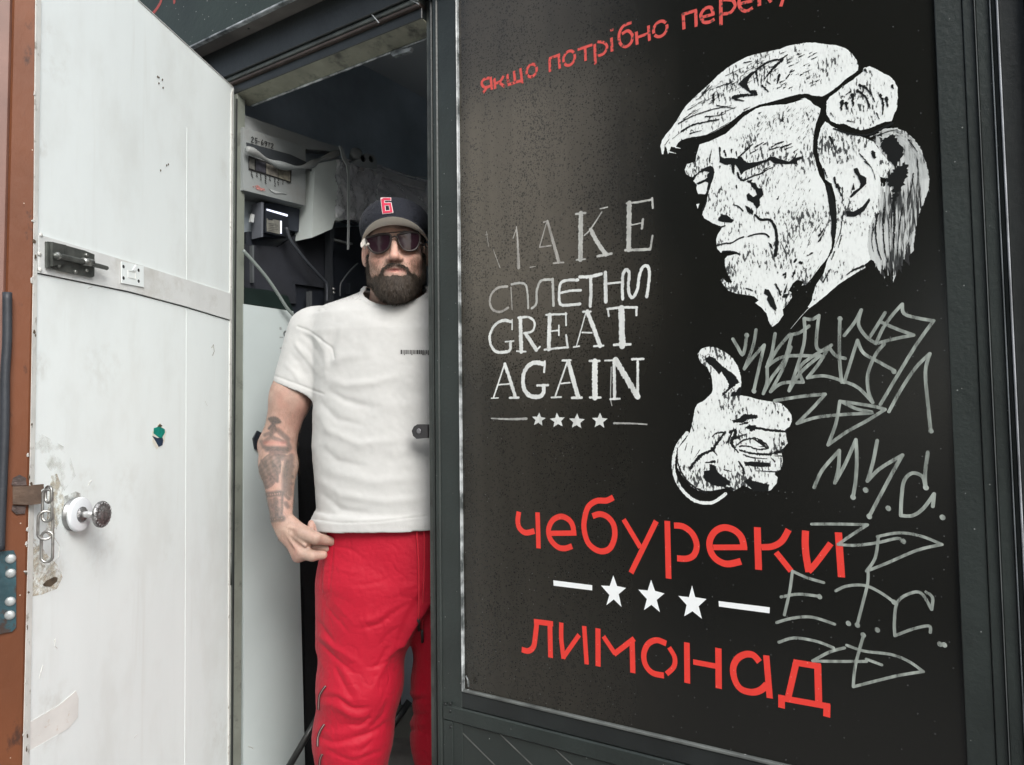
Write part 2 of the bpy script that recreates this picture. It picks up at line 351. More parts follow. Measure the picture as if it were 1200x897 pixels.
# lock catch on the post
lc = MB(); c = PY(493, 506, .03); ax = np.array([1, 0, 0]); 
pc = [PY(u, v, .022) for u, v in ((503, 497.5), (491, 497.5), (487, 500), (484.5, 505), (486, 511), (490, 514.5), (503, 513.5))]
lc.extr(pc, (0, -.007, 0)); lk = lc.build('lock_catch', mat('black_plastic_catch', (.03, .028, .03), .35), kiosk)
b = MB(); b.lathe(PY(491, 505.5, .0145), (0, -1, 0), [(0, .0075), (.002, .007), (.0025, .004)], 14); b.build('catch_button', mat('grey_plastic_button', (.16, .16, .17), .4), lk, True)
# ------------------------------------------------------------------ paint on the panel and the sign board
def Z(r, s): return lambda pts: [(r[0]+x/s, r[1]+y/s) for x, y in pts]
CNT = [0.0]
class Paint:
    """flat paint marks, traced in the plane of a board; every mark gets its own hair-thin level"""
    def __init__(s, conv, y0=-.0003, step=.000004, plane=0.0): s.ms = {}; s.g = 0; s.cv = conv; s.y = y0; s.st = step; s.pl = plane
    def pt(s, p): q = PY(p[0], p[1], s.pl); return np.array([q[0], q[2]])
    def add2(s, V, Fs): s.ms.setdefault(s.g, MB()).add([(x, s.pl+s.y, z) for x, z in V], Fs); s.y -= s.st
    def poly(s, pts, jit=0.0, dense=0):
        jit *= .45; dense *= .45
        P = [s.pt(p) for p in s.cv(pts)]
        if dense:
            out = []
            for i in range(len(P)):
                a, c = P[i], P[(i+1) % len(P)]; n = max(1, int(np.linalg.norm(c-a)/dense))
                nrm = np.array([-(c-a)[1], (c-a)[0]])/(np.linalg.norm(c-a)+1e-9)
                for k in range(n): out.append(a+(c-a)*k/n+(nrm*rng.normal(0, jit) if k or jit else 0))
            P = out
        from mathutils.geometry import delaunay_2d_cdt
        n = len(P); r = delaunay_2d_cdt([Vector((float(p[0])*100, float(p[1])*100)) for p in P], [(i, (i+1) % n) for i in range(n)], [], 0, 1e-5, False)
        V2 = np.array([(v.x, v.y) for v in r[0]]); T = np.array([tuple(f) for f in r[2]]); C2 = V2[T].mean(1); A2 = np.array(P)*100; B2_ = np.roll(A2, -1, 0); ins = np.zeros(len(C2), int)
        for (x0, y0), (x1, y1) in zip(A2, B2_):
            sd = (x1-x0)*(C2[:, 1]-y0)-(C2[:, 0]-x0)*(y1-y0); ins += ((y0 <= C2[:, 1]) & (y1 > C2[:, 1]) & (sd > 0)).astype(int)-((y0 > C2[:, 1]) & (y1 <= C2[:, 1]) & (sd < 0)).astype(int)
        s.add2((V2/100).tolist(), [tuple(f) for f in T[ins != 0].tolist()])
    def line(s, pts, w, sc, smooth=True, cap='round', taper=(1, 1), jit=0.0, n=5):
        """w in zoom px, sc = zoom scale; converted to a constant width on the board at the mark's middle"""
        P = [s.pt(p) for p in s.cv(pts)]
        w = w*(KW if s is globals().get('K') else 1); mid = s.cv([pts[len(pts)//2]])[0]; a = s.pt((mid[0], mid[1]-1)); c = s.pt((mid[0], mid[1]+1)); wp = np.linalg.norm(a-c)/2*w/sc*.95
        if smooth and len(P) > 2: P = [np.array(q) for q in cr(P, n)]
        if jit > 0:
            Q = [P[0]]
            for i in range(1, len(P)):
                nn = max(1, int(np.linalg.norm(P[i]-P[i-1])/.002))
                for k in range(1, nn+1): Q.append(P[i-1]+(P[i]-P[i-1])*k/nn)
            P = Q
        L_, R_ = [], []; m = len(P)
        for i in range(m):
            d1 = P[i]-P[i-1] if i > 0 else P[1]-P[0]; d2 = P[i+1]-P[i] if i < m-1 else P[i]-P[i-1]
            d1 = d1/(np.linalg.norm(d1)+1e-9); d2 = d2/(np.linalg.norm(d2)+1e-9); t = d1+d2; tl = np.linalg.norm(t)
            t = t/tl if tl > .3 else d1
            nn = np.array([-t[1], t[0]]); k = max(.55, abs(float(nn@np.array([-d1[1], d1[0]]))))
            ww = wp/2*(taper[0]+(taper[1]-taper[0])*i/(m-1))/k
            L_.append(P[i]+nn*ww*(1+rng.normal(0, jit))); R_.append(P[i]-nn*ww*(1+rng.normal(0, jit)))
        V = L_+R_; Fs = [(i, i+1, m+i+1, m+i) for i in range(m-1)]
        if cap == 'round':
            for e, (i, tp) in enumerate(((0, taper[0]), (m-1, taper[1]))):
                r = wp/2*tp; d = (P[0]-P[1]) if e == 0 else (P[-1]-P[-2]); a0 = math.atan2(d[1], d[0])
                base = len(V); ring = [P[i]+r*np.array([math.cos(a0+q), math.sin(a0+q)]) for q in np.linspace(-math.pi/2, math.pi/2, 7)]
                V += ring; Fs.append(tuple(range(base, base+7)))
        s.add2(V, Fs)
    def build(s, name, mt, parent): return [m_.build(name, mt, parent) for m_ in s.ms.values()][0]
def paint_mat(name, c, rough, under, thr, sc, st, dust=True):
    m = mat(name, c, rough, bump=.0003, bscale=200); N = m.node_tree.nodes; L = m.node_tree.links; p = N['Principled BSDF']; geo = N.new('ShaderNodeNewGeometry')
    def nz(s_, stt, det, rot=0):
        mp = N.new('ShaderNodeMapping'); mp.inputs['Scale'].default_value = stt; mp.inputs['Rotation'].default_value = (0, rot, 0); L.new(geo.outputs['Position'], mp.inputs[0]); n = N.new('ShaderNodeTexNoise'); n.inputs['Scale'].default_value = s_; n.inputs['Detail'].default_value = det; L.new(mp.outputs[0], n.inputs['Vector']); return n.outputs[0]
    ad = N.new('ShaderNodeMath'); ad.operation = 'MULTIPLY_ADD'; ad.inputs[1].default_value = .75; L.new(nz(16, (1, 1, 1), 2), ad.inputs[0]); L.new(nz(sc, st, 3, .6), ad.inputs[2])
    rp = N.new('ShaderNodeValToRGB'); rp.color_ramp.elements[0].position = thr[0]; rp.color_ramp.elements[1].position = thr[1]; L.new(ad.outputs[0], rp.inputs[0])
    rp.color_ramp.elements[0].color = (*c, 1); rp.color_ramp.elements[1].color = (*under, 1); e = rp.color_ramp.elements.new(thr[0]-.22); e.color = (*[min(1, q*1.18) for q in c], 1)
    L.new(rp.outputs[0], p.inputs['Base Color']); return m
black_m = mat('bare_black_between_paint', (.010, .011, .011), .3)
white_m = paint_mat('white_stencil_paint', (.70, .74, .725), .5, (.06, .065, .065), (1.02, 1.12), 240, (1, 1, .35))
ZA = Z((765, 40), 5.606); ZBm = Z((920, 40), 5.606); ZCm = Z((795, 160), 6.406); ZD = Z((815, 260), 6.406); ZE = Z((930, 150), 4.271); ZH = Z((780, 395), 4.375)
idt = lambda p: p
# white shapes of the portrait
P = Paint(idt, -.0001)
hair = ZA([(60,790),(50,740),(60,700),(90,655),(125,615),(160,565),(185,520),(220,470),(265,425),(320,375),(375,325),(430,270),(500,215),(560,180),(620,150),(690,130),(760,115),(835,100),(880,80),(940,68)]) + \
  ZBm([(140,57),(200,58),(270,68),(340,75),(400,95),(440,130),(470,170),(482,210),(478,240),(450,262),(400,295),(340,350),(290,385),(245,410),(190,405),(140,392),(80,398),(0,420)]) + \
  ZA([(800,440),(700,465),(640,492),(590,515),(540,555),(495,590),(440,625),(370,660),(300,672),(230,682),(185,700),(165,715),(150,745),(120,740),(110,770),(100,790),(90,750),(78,735),(70,790)])
P.poly(hair, .0006, .006)
face = ZA([(680,490),(730,475),(800,468),(880,462),(940,445),(1000,425)])+ZBm([(100,430),(130,420),(160,435),(190,465),(235,490),(225,530),(205,580),(192,640),(185,700),(182,760),(190,830),(200,880)]) + \
  ZE([(100,130),(115,190),(130,240),(155,280),(170,340),(178,400),(190,470),(193,540),(190,600),(170,650),(130,700),(95,745),(65,785),(40,790),(52,770),(20,762)]) + \
  ZD([(770,430),(730,465),(700,520),(720,530),(725,570),(690,620),(655,660),(660,700),(620,760),(575,790),(550,750),(535,690),(500,650),(450,610),(475,590),(440,560),(380,550),(310,540),(250,520),(215,480),(190,440),(205,425),(235,455),(270,460),(275,450),(240,390),(222,330),(220,280),(240,258),(320,240),(270,225),(190,232),(165,205),(160,180),(155,140),(165,100),(200,45)]) + \
  ZCm([(353,671),(330,680),(255,650),(195,615),(180,590),(185,560),(215,465),(232,400),(200,435),(150,432),(135,395),(140,365),(112,335),(130,310),(95,305),(60,285),(48,250),(65,208),(130,190),(135,140),(160,60),(240,35),(305,5)])+ZA([(480,655),(540,600),(590,550),(640,515)])
P.poly(face, .0005, .006)
side = ZBm([(265,575),(235,620),(215,700),(212,760),(225,830)])+ZE([(150,210),(160,260),(190,280),(210,350),(215,420),(215,500),(205,580),(195,620),(170,660),(150,730),(110,790),(95,840),(90,870),(70,897),(80,903),(110,880),(160,840),(230,780),(300,735),(360,700),(355,685),(385,660),(370,600),(375,520),(400,450),(440,400),(480,345),(490,300),(462,290),(440,300),(432,245),(455,250),(492,190),(430,110),(400,70)]) + ZBm([(560,700),(470,660),(400,650),(320,615)])
P.poly(side, .0006, .006)
bun = ZBm([(275,440),(300,410),(340,380),(380,345),(440,305),(470,280),(510,250),(515,225),(555,212),(600,230),(650,262),(690,280),(720,310),(738,350),(740,420),(735,490),(715,530),(700,570),(650,580),(600,600),(540,625),(500,632),(440,615),(390,590),(340,590),(300,570),(275,530),(270,490)])
P.poly(bun, .0008, .005)
P.poly(ZCm([(135,510),(158,505),(145,545)]))
for a, c in (((150,745),(182,752)), ((110,775),(152,785)), ((120,735),(158,722))):
    P.cv = ZA; P.line([a, c], 8, 5.6, taper=(1, .3))
P.cv = ZD
P.line([(860,640),(790,715),(715,805)], 3.5, 6.4, taper=(1, .5))
# back hair: strands falling from the crown to a ragged fringe
P.cv = ZE
port_w = P
strands = Paint(ZE, -.00019)
for i in range(64):
    t = i/63; j = lambda s_: rng.normal(0, s_)
    top = (420+t*205+j(6), 330-160*math.sin(t*1.5)+j(22)+ (t**3)*60)
    mid = (415+t*190+j(5), 520-30*t+j(15))
    end = (445+t*130+j(8), (735-150*t**1.5)+j(26))
    if t < .25: end = (405+t*260+j(6), 690+j(25)); 
    strands.line([top, ((top[0]+mid[0])/2+6, (top[1]+mid[1])/2), mid, end], 3+abs(j(4.5)), 4.27, taper=(.6, .35), jit=.15)
for i in range(26):                                              # outer sweep
    t = i/25
    r_ = lambda k: 1-.42*t*k
    pts = [(500+20*t+rng.normal(0, 5), 0+70*t), (600-60*t, 55+50*t), (650-75*t, 150+35*t), (677-85*t, 250+20*t), (660-70*t, 370-10*t)]
    a = int(rng.integers(0, 2)); strands.line(pts[a:a+int(rng.integers(3, 5))], 2.0+abs(rng.normal(0, 3)), 4.27, taper=(.4, .3), jit=.2)
for a, c in (((400,60),(470,95)), ((420,40),(500,70)), ((455,30),(540,40)), ((440,75),(520,130)), ((500,30),(560,60)), ((385,45),(450,20)), ((430,20),(500,5))):
    strands.line([a, c], 7, 4.27, taper=(.8, .2), jit=.3)
# broad brushed mass at the back of the head
BK = Paint(ZE, -.00015)
BK.poly([(400,60),(440,5),(520,0),(560,20),(605,60),(640,110),(665,180),(680,250),(675,310),(650,380),(640,400),(620,460),(610,520),(602,580),(600,615),(578,640),(580,690),(552,655),(538,690),(545,725),(525,708),(498,775),(500,700),(485,727),(470,690),(465,715),(440,690),(460,745),(455,755),(430,720),(400,665),(385,660),(370,600),(375,520),(400,450),(440,400),(480,345),(490,300),(455,250),(492,190),(430,110)], .0012, .005)
# black gaps
K = Paint(ZCm, -.00056, .0000005); KW = 1.45
for pl in ([(100,310),(150,270),(200,235),(240,220),(265,235),(272,270),(262,320),(245,360),(235,400),(205,445),(215,400),(225,350),(205,340),(150,365),(135,352),(195,325),(220,310),(215,290),(235,270),(200,262),(160,275),(120,315)],
           [(255,90),(245,140),(238,210),(228,180),(235,140)], [(220,460),(190,520),(178,550),(190,560),(215,490)],
           [(305,80),(318,85),(318,150),(345,165),(400,160),(440,170),(470,150),(490,175),(505,190),(520,200),(600,190),(660,175),(690,150),(720,155),(760,170),(830,190),(870,165),(930,150),(935,165),(890,185),(900,215),(860,205),(800,210),(720,205),(690,180),(640,200),(560,235),(500,260),(470,290),(455,250),(430,215),(400,210),(350,215),(310,195)],
           [(395,205),(425,215),(420,290),(405,270)],
           [(510,340),(560,320),(545,345),(580,350),(600,390),(630,390),(640,440),(610,470),(615,520),(590,545),(560,500),(520,480),(510,440),(530,425),(560,455),(590,440),(575,400),(550,380),(540,350)],
           [(500,520),(530,530),(565,560),(560,590),(520,570)],
           [(300,610),(330,585),(370,595),(400,620),(420,630),(400,650),(360,645),(320,640),(298,632)],
           [(675,795),(700,810),(710,850),(690,830)]):
    K.poly(pl, .0007, .004)
K.line([(445,275),(460,315),(490,330),(560,300),(620,280),(670,250),(715,230)], 11, 6.4, taper=(1, .5), jit=.2)
K.line([(410,515),(450,525),(485,560)], 8, 6.4, taper=(.5, 1))
K.line([(575,590),(620,625),(680,625),(715,660),(735,720),(740,800),(728,893)], 13, 6.4, taper=(.8, 1.5), jit=.15)
K.line([(310,685),(350,672)], 8, 6.4); K.line([(288,820),(350,805),(400,800),(450,770),(490,755)], 8, 6.4, jit=.2)
K.line([(525,752),(580,735),(650,732),(680,755)], 16, 6.4, taper=(.5, .6), jit=.1)
for a, c, w_ in (((475,140),(560,60),9),((500,100),(560,55),7),((580,80),(640,45),10),((690,100),(760,80),10),((700,80),(740,60),9),((730,60),(790,40),12),((770,85),(850,55),11),((800,100),(860,75),7),((800,180),(830,125),6),((640,62),(665,48),8),((345,110),(360,150),12),((400,100),(400,125),9),((435,115),(440,150),7),((540,130),(600,95),7),((860,185),(890,130),12),((875,200),(900,170),16),((450,160),(520,95),10),((640,255),(690,225),8),((312,225),(312,240),9),((435,370),(440,395),8),((745,470),(755,450),10),((865,120),(900,95),6)):
    K.line([a, c], w_, 6.4, taper=(1, .4), jit=.35)
for i in range(130):                                             # bristle scratches on cheek and forehead
    x = rng.uniform(580, 1000); y = rng.uniform(240, 890)
    if x < 760 and y > 380: continue
    l = rng.uniform(6, 26); K.line([(x, y), (x+l*.45, y-l)], rng.uniform(1.5, 5), 6.4, taper=(.8, .3))
for i in range(110):
    K.cv = ZBm; x = rng.uniform(-190, 190); y = rng.uniform(490, 700)
    if x < -60: y = rng.uniform(540, 660)
    l = rng.uniform(6, 24); K.line([(x, y), (x+l*.6, y-l*.8)], rng.uniform(1.2, 4), 5.6, taper=(.8, .3))
K.cv = ZD
K.poly([(520,505),(550,510),(590,580),(612,650),(600,672),(560,630),(535,580),(545,560),(515,540)], .0004, .004)
K.poly([(665,520),(692,455),(682,530),(662,545),(702,540),(690,572),(655,570)])
K.line([(205,226),(250,222),(300,233),(332,245)], 10, 6.4, jit=.2); K.line([(600,470),(630,520),(640,550)], 10, 6.4, jit=.4); K.line([(660,400),(680,390),(675,420)], 10, 6.4, jit=.4)
K.line([(730,410),(745,380)], 11, 6.4, jit=.4); K.line([(745,300),(755,285)], 12, 6.4); K.line([(785,305),(797,312)], 14, 6.4); K.line([(925,150),(960,90)], 10, 6.4, taper=(.8,.3), jit=.4); K.line([(840,255),(880,235)], 7, 6.4, jit=.4)
K.line([(955,455),(1005,365)], 3, 6.4); K.line([(380,500),(430,520)], 6, 6.4, jit=.4)
for i in range(40):
    x = rng.uniform(640, 960); y = rng.uniform(20, 420); l = rng.uniform(10, 40); K.line([(x, y), (x+l*.5, y-l)], rng.uniform(2, 7), 6.4, taper=(.7, .2), jit=.3)
K.cv = ZE
K.poly([(165,285),(180,290),(195,340),(212,390),(215,450),(210,520),(195,570),(188,530),(190,470),(180,400),(172,340)], .0004, .004)
K.poly([(300,205),(320,200),(335,235),(365,250),(365,280),(345,300),(290,350),(280,345),(300,320),(330,300),(335,280),(320,240),(305,225)], .0004, .004)
K.poly([(290,312),(300,275),(308,310)])
K.poly([(262,415),(300,420),(345,395),(380,350),(384,365),(355,415),(310,445),(265,445)], .0004, .004)
K.line([(268,735),(300,712),(350,692)], 9, 4.27, taper=(.5, 1), jit=.2); K.line([(148,775),(180,712)], 4, 4.27)
for pts, w_ in (([(395,120),(410,150)], 12), ([(150,205),(170,250)], 7), ([(205,250),(215,300)], 10), ([(220,285),(240,340)], 12), ([(180,45),(200,70)], 8), ([(240,540),(225,600)], 6), ([(355,170),(375,185)], 6), ([(205,620),(190,660)], 6), ([(330,130),(390,200),(410,260)], 5), ([(130,540),(150,510)], 9), ([(245,300),(245,380)], 6), ([(250,420),(235,520),(205,600)], 4)):
    K.line(pts, w_, 4.27, taper=(.8, .4), jit=.4)
# ragged dark patch under the bun over the nape
K.poly([(440,60),(500,30),(540,90),(556,130),(520,180),(500,195),(470,140),(430,95)], .004, .006)
K.poly([(462,262),(515,200),(560,165),(575,210),(560,260),(530,320),(505,380),(490,300)], .004, .006)
for pts, w_ in (([(500,380),(505,460),(500,600)], 16), ([(455,400),(448,480),(455,600),(470,670)], 12), ([(425,430),(410,500),(420,600),(440,660)], 12), ([(400,480),(392,560),(400,620)], 8), ([(545,400),(530,500),(520,620)], 9), ([(600,230),(590,300),(570,360)], 10), ([(480,430),(478,520),(482,640)], 6), ([(560,480),(548,560)], 6), ([(620,160),(625,230),(615,300)], 6), ([(420,40),(470,20),(520,10)], 8), ([(575,60),(620,120)], 7)): K.line(pts, w_*.6, 4.27, taper=(.9, .4), jit=.35)
K.cv = ZBm
for pts, w_ in (([(440,400),(450,470)], 16), ([(375,445),(370,500)], 18), ([(400,455),(410,495)], 15), ([(475,370),(530,415),(560,490)], 11), ([(490,335),(545,365),(590,445)], 12), ([(625,400),(645,460),(640,530)], 12), ([(665,420),(675,480)], 13), ([(705,340),(712,360)], 12), ([(525,235),(540,255)], 10), ([(430,380),(400,400)], 8), ([(300,520),(320,545)], 6), ([(410,570),(460,580)], 6), ([(600,520),(620,560)], 6), ([(580,785),(590,815)], 18), ([(295,680),(310,720)], 8)):
    K.line(pts, w_, 5.6, taper=(1, .4), jit=.35)
K.line([(320,622),(400,650),(500,665),(560,660),(640,620),(705,590)], 18, 5.6, taper=(.4, .7), jit=.2)
for i in range(46):
    x = rng.uniform(-100, 220); y = rng.uniform(120, 360); l = rng.uniform(8, 40); K.line([(x, y), (x+l, y-l*.45)], rng.uniform(2, 8), 5.6, taper=(.9, .2), jit=.4)
for i in range(40):
    x = rng.uniform(240, 480); y = rng.uniform(660, 850); K.line([(x, y), (x-8, y-30)], rng.uniform(1.2, 3), 5.6, taper=(.3, .9))
K.cv = ZA
K.poly([(560,330),(600,290),(650,250),(690,235),(640,290),(620,330),(640,370),(680,370),(690,400),(650,395),(610,365)], .0008, .004)
for pts, w_ in (([(690,230),(760,185),(840,165),(885,138)], 15), ([(850,170),(790,230),(735,295)], 22), ([(680,255),(690,310)], 14), ([(832,270),(818,325)], 16), ([(528,418),(590,405),(685,400)], 22), ([(170,590),(240,550),(330,515),(420,490),(515,472)], 10), ([(345,545),(440,535),(480,520)], 8), ([(190,640),(260,600),(340,580),(435,562)], 15), ([(245,655),(320,635)], 9), ([(350,668),(430,625),(510,578)], 6), ([(420,352),(530,312)], 7), ([(480,275),(600,220)], 5), ([(400,400),(398,455)], 20), ([(430,400),(440,440)], 12), ([(600,190),(650,180)], 9), ([(310,420),(390,340)], 8), ([(335,385),(375,335)], 10), ([(200,560),(260,520)], 6), ([(230,500),(330,440)], 4), ([(540,430),(600,440)], 12), ([(600,500),(640,480)], 8), ([(720,340),(760,380)], 14), ([(750,310),(770,330)], 10), ([(130,690),(190,640)], 4), ([(80,730),(110,690)], 6), ([(420,470),(540,490)], 7), ([(880,290),(900,265)], 14), ([(905,250),(930,240)], 13), ([(450,520),(550,480)], 6), ([(700,520),(712,515)], 12), ([(850,570),(860,562)], 12)):
    K.line(pts, w_, 5.6, taper=(.7, .35), jit=.35)
for i in range(70):
    x = rng.uniform(230, 760); y = 640-x*.6+rng.uniform(-60, 60); l = rng.uniform(15, 50); K.line([(x, y), (x+l, y-l*.55)], rng.uniform(1.2, 4), 5.6, taper=(.9, .2), jit=.4)
port = port_w.build('portrait', white_m, panel); port['label'] = 'white stencil portrait of a frowning man with swept hair'
BK.build('portrait_hair', paint_mat('streaky_white_brush_paint', (.52, .55, .54), .5, (.016, .017, .017), (.915, .945), 190, (1, 1, .07)), panel); strands.build('portrait_hair', paint_mat('thin_white_brush_paint', (.52, .55, .54), .5, (.05, .055, .055), (.90, 1.05), 200, (1, 1, .1)), panel)
K.build('portrait_lines', black_m, panel)
# thumb-up hand
P = Paint(ZH, -.0001)
P.poly([(163,345),(200,325),(235,290),(243,265),(235,200),(215,160),(180,130),(163,90),(185,60),(220,50),(260,55),(310,80),(345,110),(370,150),(385,200),(388,235),(380,300),(420,305),(470,320),(530,330),(590,340),(625,370),(645,400),(648,430),(635,460),(612,478),(618,505),(625,545),(610,565),(590,580),(600,620),(600,650),(590,680),(562,690),(560,708),(575,720),(570,750),(540,785),(525,790),(530,760),(430,745),(440,780),(400,760),(350,790),(310,775),(230,790),(170,790),(130,765),(90,720),(60,670),(60,600),(65,570),(100,530),(125,490),(140,430),(150,370)], .0006, .005)
P.line([(110,493),(60,560),(40,640),(50,720),(90,790),(150,840),(215,852),(260,840),(308,805)], 18, 4.375, taper=(1.1, .9), jit=.1)
hand = P
K = Paint(ZH, -.00016, .0000005); KW = 1.2
for pl in ([(205,110),(225,97),(255,110),(280,140),(320,170),(350,190),(380,235),(362,245),(330,270),(300,300),(285,305),(290,290),(320,265),(325,240),(300,200),(285,175),(275,195),(255,170),(230,145),(208,130)],
           [(372,262),(392,255),(382,302),(330,306),(345,280),(360,285)], [(340,430),(380,415),(400,395),(470,400),(475,415),(420,425),(400,440),(350,440)],
           [(425,450),(465,455),(460,480),(430,485)], [(440,520),(500,535),(520,570),(470,560),(500,560)], [(400,640),(460,640),(530,645),(540,665),(480,668),(410,660)],
           [(430,720),(445,738),(530,755),(528,788),(500,795),(450,790),(430,770),(400,740)], [(195,690),(230,680),(225,650),(255,660),(265,690),(300,720),(340,745),(300,770),(240,760),(200,735)]):
    K.poly(pl, .0012, .004)
for pts, w_, tp in (([(420,465),(480,470),(550,480),(617,485)], 13, (1, .7)), ([(330,490),(360,482),(340,540)], 18, (.7, 1)), ([(335,545),(372,592)], 14, (1, .5)), ([(360,520),(412,498)], 12, (1, .4)),
                    ([(370,552),(400,530),(460,520),(510,545),(525,570),(480,577),(420,560),(380,562)], 8, (1, 1)), ([(380,580),(440,597),(520,602),(600,585)], 13, (.6, 1)), ([(460,687),(572,692)], 7, (.5, 1)),
                    ([(375,640),(400,680),(400,700)], 13, (.6, 1)), ([(240,512),(265,492),(305,492)], 11, (.5, 1)), ([(305,488),(268,540),(240,580),(190,602),(150,640),(128,672)], 16, (.6, 1)), ([(238,572),(264,607)], 14, (1, .3)),
                    ([(205,645),(250,640)], 14, (.4, 1)), ([(300,680),(340,692)], 6, (1, .4)), ([(150,620),(175,580)], 4, (.5, 1)), ([(130,600),(140,560)], 4, (.5, 1)), ([(60,570),(62,640),(90,710),(140,765),(210,800)], 14, (.4, .8)),
                    ([(110,545),(100,580)], 5, (.5, 1)), ([(380,450),(420,440)], 9, (.5, 1)), ([(300,770),(340,780)], 14, (.5, 1)), ([(575,383),(578,388)], 8, (1, 1)), ([(630,420),(631,426)], 10, (1, 1)), ([(600,545),(602,550)], 10, (1, 1)), ([(540,620),(560,640)], 7, (.5, 1)), ([(400,605),(450,620),(520,625)], 7, (1, .5)), ([(560,610),(595,612)], 7, (.5, 1)), ([(410,410),(440,400)], 10, (1, 1)), ([(350,470),(320,540)], 10, (.4, 1)), ([(260,730),(330,760)], 12, (1, .6)), ([(590,620),(592,680)], 6, (.5, 1))):
    K.line(pts, w_, 4.375, taper=tp, jit=.3)
hd = hand.build('thumbs_up', white_m, panel); hd['label'] = 'white stencil hand with raised thumb'
K.build('thumbs_up_lines', black_m, panel)
# red lettering
red_m = mat('red_vinyl_letters', (.76, .048, .035), .45, var=.04, vscale=30, speck=((.8, .35, .3), 90, .06))
redp_m = mat('faded_red_vinyl_letters', (.64, .085, .07), .5, var=.08, vscale=30, speck=((.1, .04, .03), 110, .25))
T1 = Z((590, 570), 5.217); T2 = Z((790, 590), 5.4545); T3 = Z((600, 710), 5.4545); T4 = Z((790, 730), 5.714); T0 = Z((550, 0), 3.0); T5 = Z((540, 0), 3.738)
R = Paint(T1, -.0004)
def ln(cv, pts, w_, sc, sm=True, P_=None, cap='flat', **k): q = P_ or R; q.cv = cv; q.line(pts, w_, sc, sm, cap, **k)
s1, s2, s3, s4 = 5.217, 5.4545, 5.4545, 5.714
ln(T1, [(95,156),(88,210),(98,255),(135,284),(190,274)], 36, s1); ln(T1, [(209,160),(215,380)], 34, s1)
ln(T1, [(288,288),(446,286)], 34, s1, False); ln(T1, [(430,300),(425,245),(400,205),(352,185),(302,208),(276,265),(288,325),(330,370),(375,380),(420,366)], 36, s1)
ln(T1, [(672,68),(630,88),(570,90),(520,125),(498,190),(493,260),(515,340),(560,385),(610,398),(655,375),(680,310),(675,240),(640,190),(590,170),(545,183)], 38, s1)
ln(T1, [(735,203),(838,375)], 34, s1); ln(T1, [(935,213),(780,530)], 36, s1)
ln(T1, [(1002,212),(1010,565)], 39, s1); ln(T1, [(1043,240),(1100,247),(1155,290),(1182,360),(1165,420),(1120,443),(1062,440)], 40, s1)
ln(T2, [(250,282),(466,281)], 38, s2, False); ln(T2, [(448,290),(432,220),(385,172),(320,155),(262,180),(228,240),(235,310),(275,362),(340,388),(428,371)], 44, s2)
ln(T2, [(532,153),(540,425)], 46, s2); ln(T2, [(558,281),(630,275),(690,240),(732,168)], 42, s2); ln(T2, [(652,313),(748,433)], 40, s2)
ln(T2, [(840,175),(838,260),(845,340),(862,440)], 46, s2); ln(T2, [(858,436),(905,385),(1002,256)], 40, s2); ln(T2, [(1050,186),(1070,473)], 46, s2)
R.g = 1
ln(T3, [(63,280),(105,289),(138,262),(150,195),(160,100)], 38, s3); ln(T3, [(141,101),(263,116)], 36, s3, False); ln(T3, [(243,112),(247,332)], 38, s3)
ln(T3, [(316,108),(315,200),(322,270),(330,340)], 34, s3); ln(T3, [(326,334),(430,186)], 32, s3); ln(T3, [(462,130),(478,375)], 34, s3)
ln(T3, [(550,145),(551,388)], 39, s3); ln(T3, [(585,196),(660,308)], 34, s3); ln(T3, [(652,310),(782,210)], 36, s3); ln(T3, [(768,215),(773,430)], 39, s3)
ln(T3, [(987,242),(925,220),(870,245),(843,310),(855,380),(900,430),(972,446)], 39, s3); ln(T3, [(1005,266),(1040,330),(1035,390),(988,436)], 34, s3)
ln(T3, [(1118,235),(1121,495)], 41, s3); ln(T4, [(128,262),(290,292)], 38, s4); ln(T4, [(297,170),(299,440)], 46, s4)
ln(T4, [(572,262),(530,217),(475,212),(420,245),(395,310),(410,390),(450,445),(520,465),(580,450),(622,412)], 46, s4); ln(T4, [(617,218),(641,505)], 44, s4)
ln(T4, [(822,250),(765,495)], 44, s4); ln(T4, [(806,265),(984,294)], 44, s4, False); ln(T4, [(962,280),(968,530)], 48, s4); ln(T4, [(698,500),(1046,562)], 44, s4); ln(T4, [(720,485),(720,571)], 46, s4); ln(T4, [(1024,545),(1022,630)], 47, s4)
R.build('menu_lettering', red_m, panel)
R = Paint(T5, -.0003)
W5 = 13; k5 = 3.738
ln(T5, [(131,338),(137,394)], W5, k5); ln(T5, [(126,342),(100,350),(92,368),(105,384),(130,378)], W5, k5); ln(T5, [(114,386),(97,408)], W5, k5)
ln(T5, [(147,344),(151,390)], W5, k5); ln(T5, [(154,366),(172,358),(188,334)], W5, k5); ln(T5, [(170,364),(192,380)], W5, k5)
ln(T5, [(204,326),(209,372),(268,353),(261,300)], W5, k5, False); ln(T5, [(233,312),(238,358)], W5, k5); ln(T5, [(266,352),(270,368)], W5, k5)
def ell5(cx, cy, rx, ry, cv=T5, k=k5, W=W5, tilt=.0):
    for a0, a1 in ((35, 200), (215, 380)):
        ln(cv, [(cx+rx*math.cos(math.radians(a)), cy-ry*math.sin(math.radians(a))-tilt*rx*math.cos(math.radians(a))) for a in np.linspace(a0, a1, 7)], W, k)
ell5(311, 310, 22, 27, tilt=.3)
R.g = 1
ln(T5, [(389,258),(391,316)], W5, k5); ln(T5, [(387,258),(435,240)], W5, k5); ln(T5, [(429,240),(434,302)], W5, k5)
ell5(475, 256, 25, 31, tilt=.3)
ln(T5, [(512,219),(577,197)], W5, k5); ln(T5, [(545,212),(547,268)], W5, k5)
ln(T5, [(587,194),(590,283)], W5+1, k5); ln(T5, [(599,184),(628,188),(641,208),(626,236),(600,246)], W5, k5)
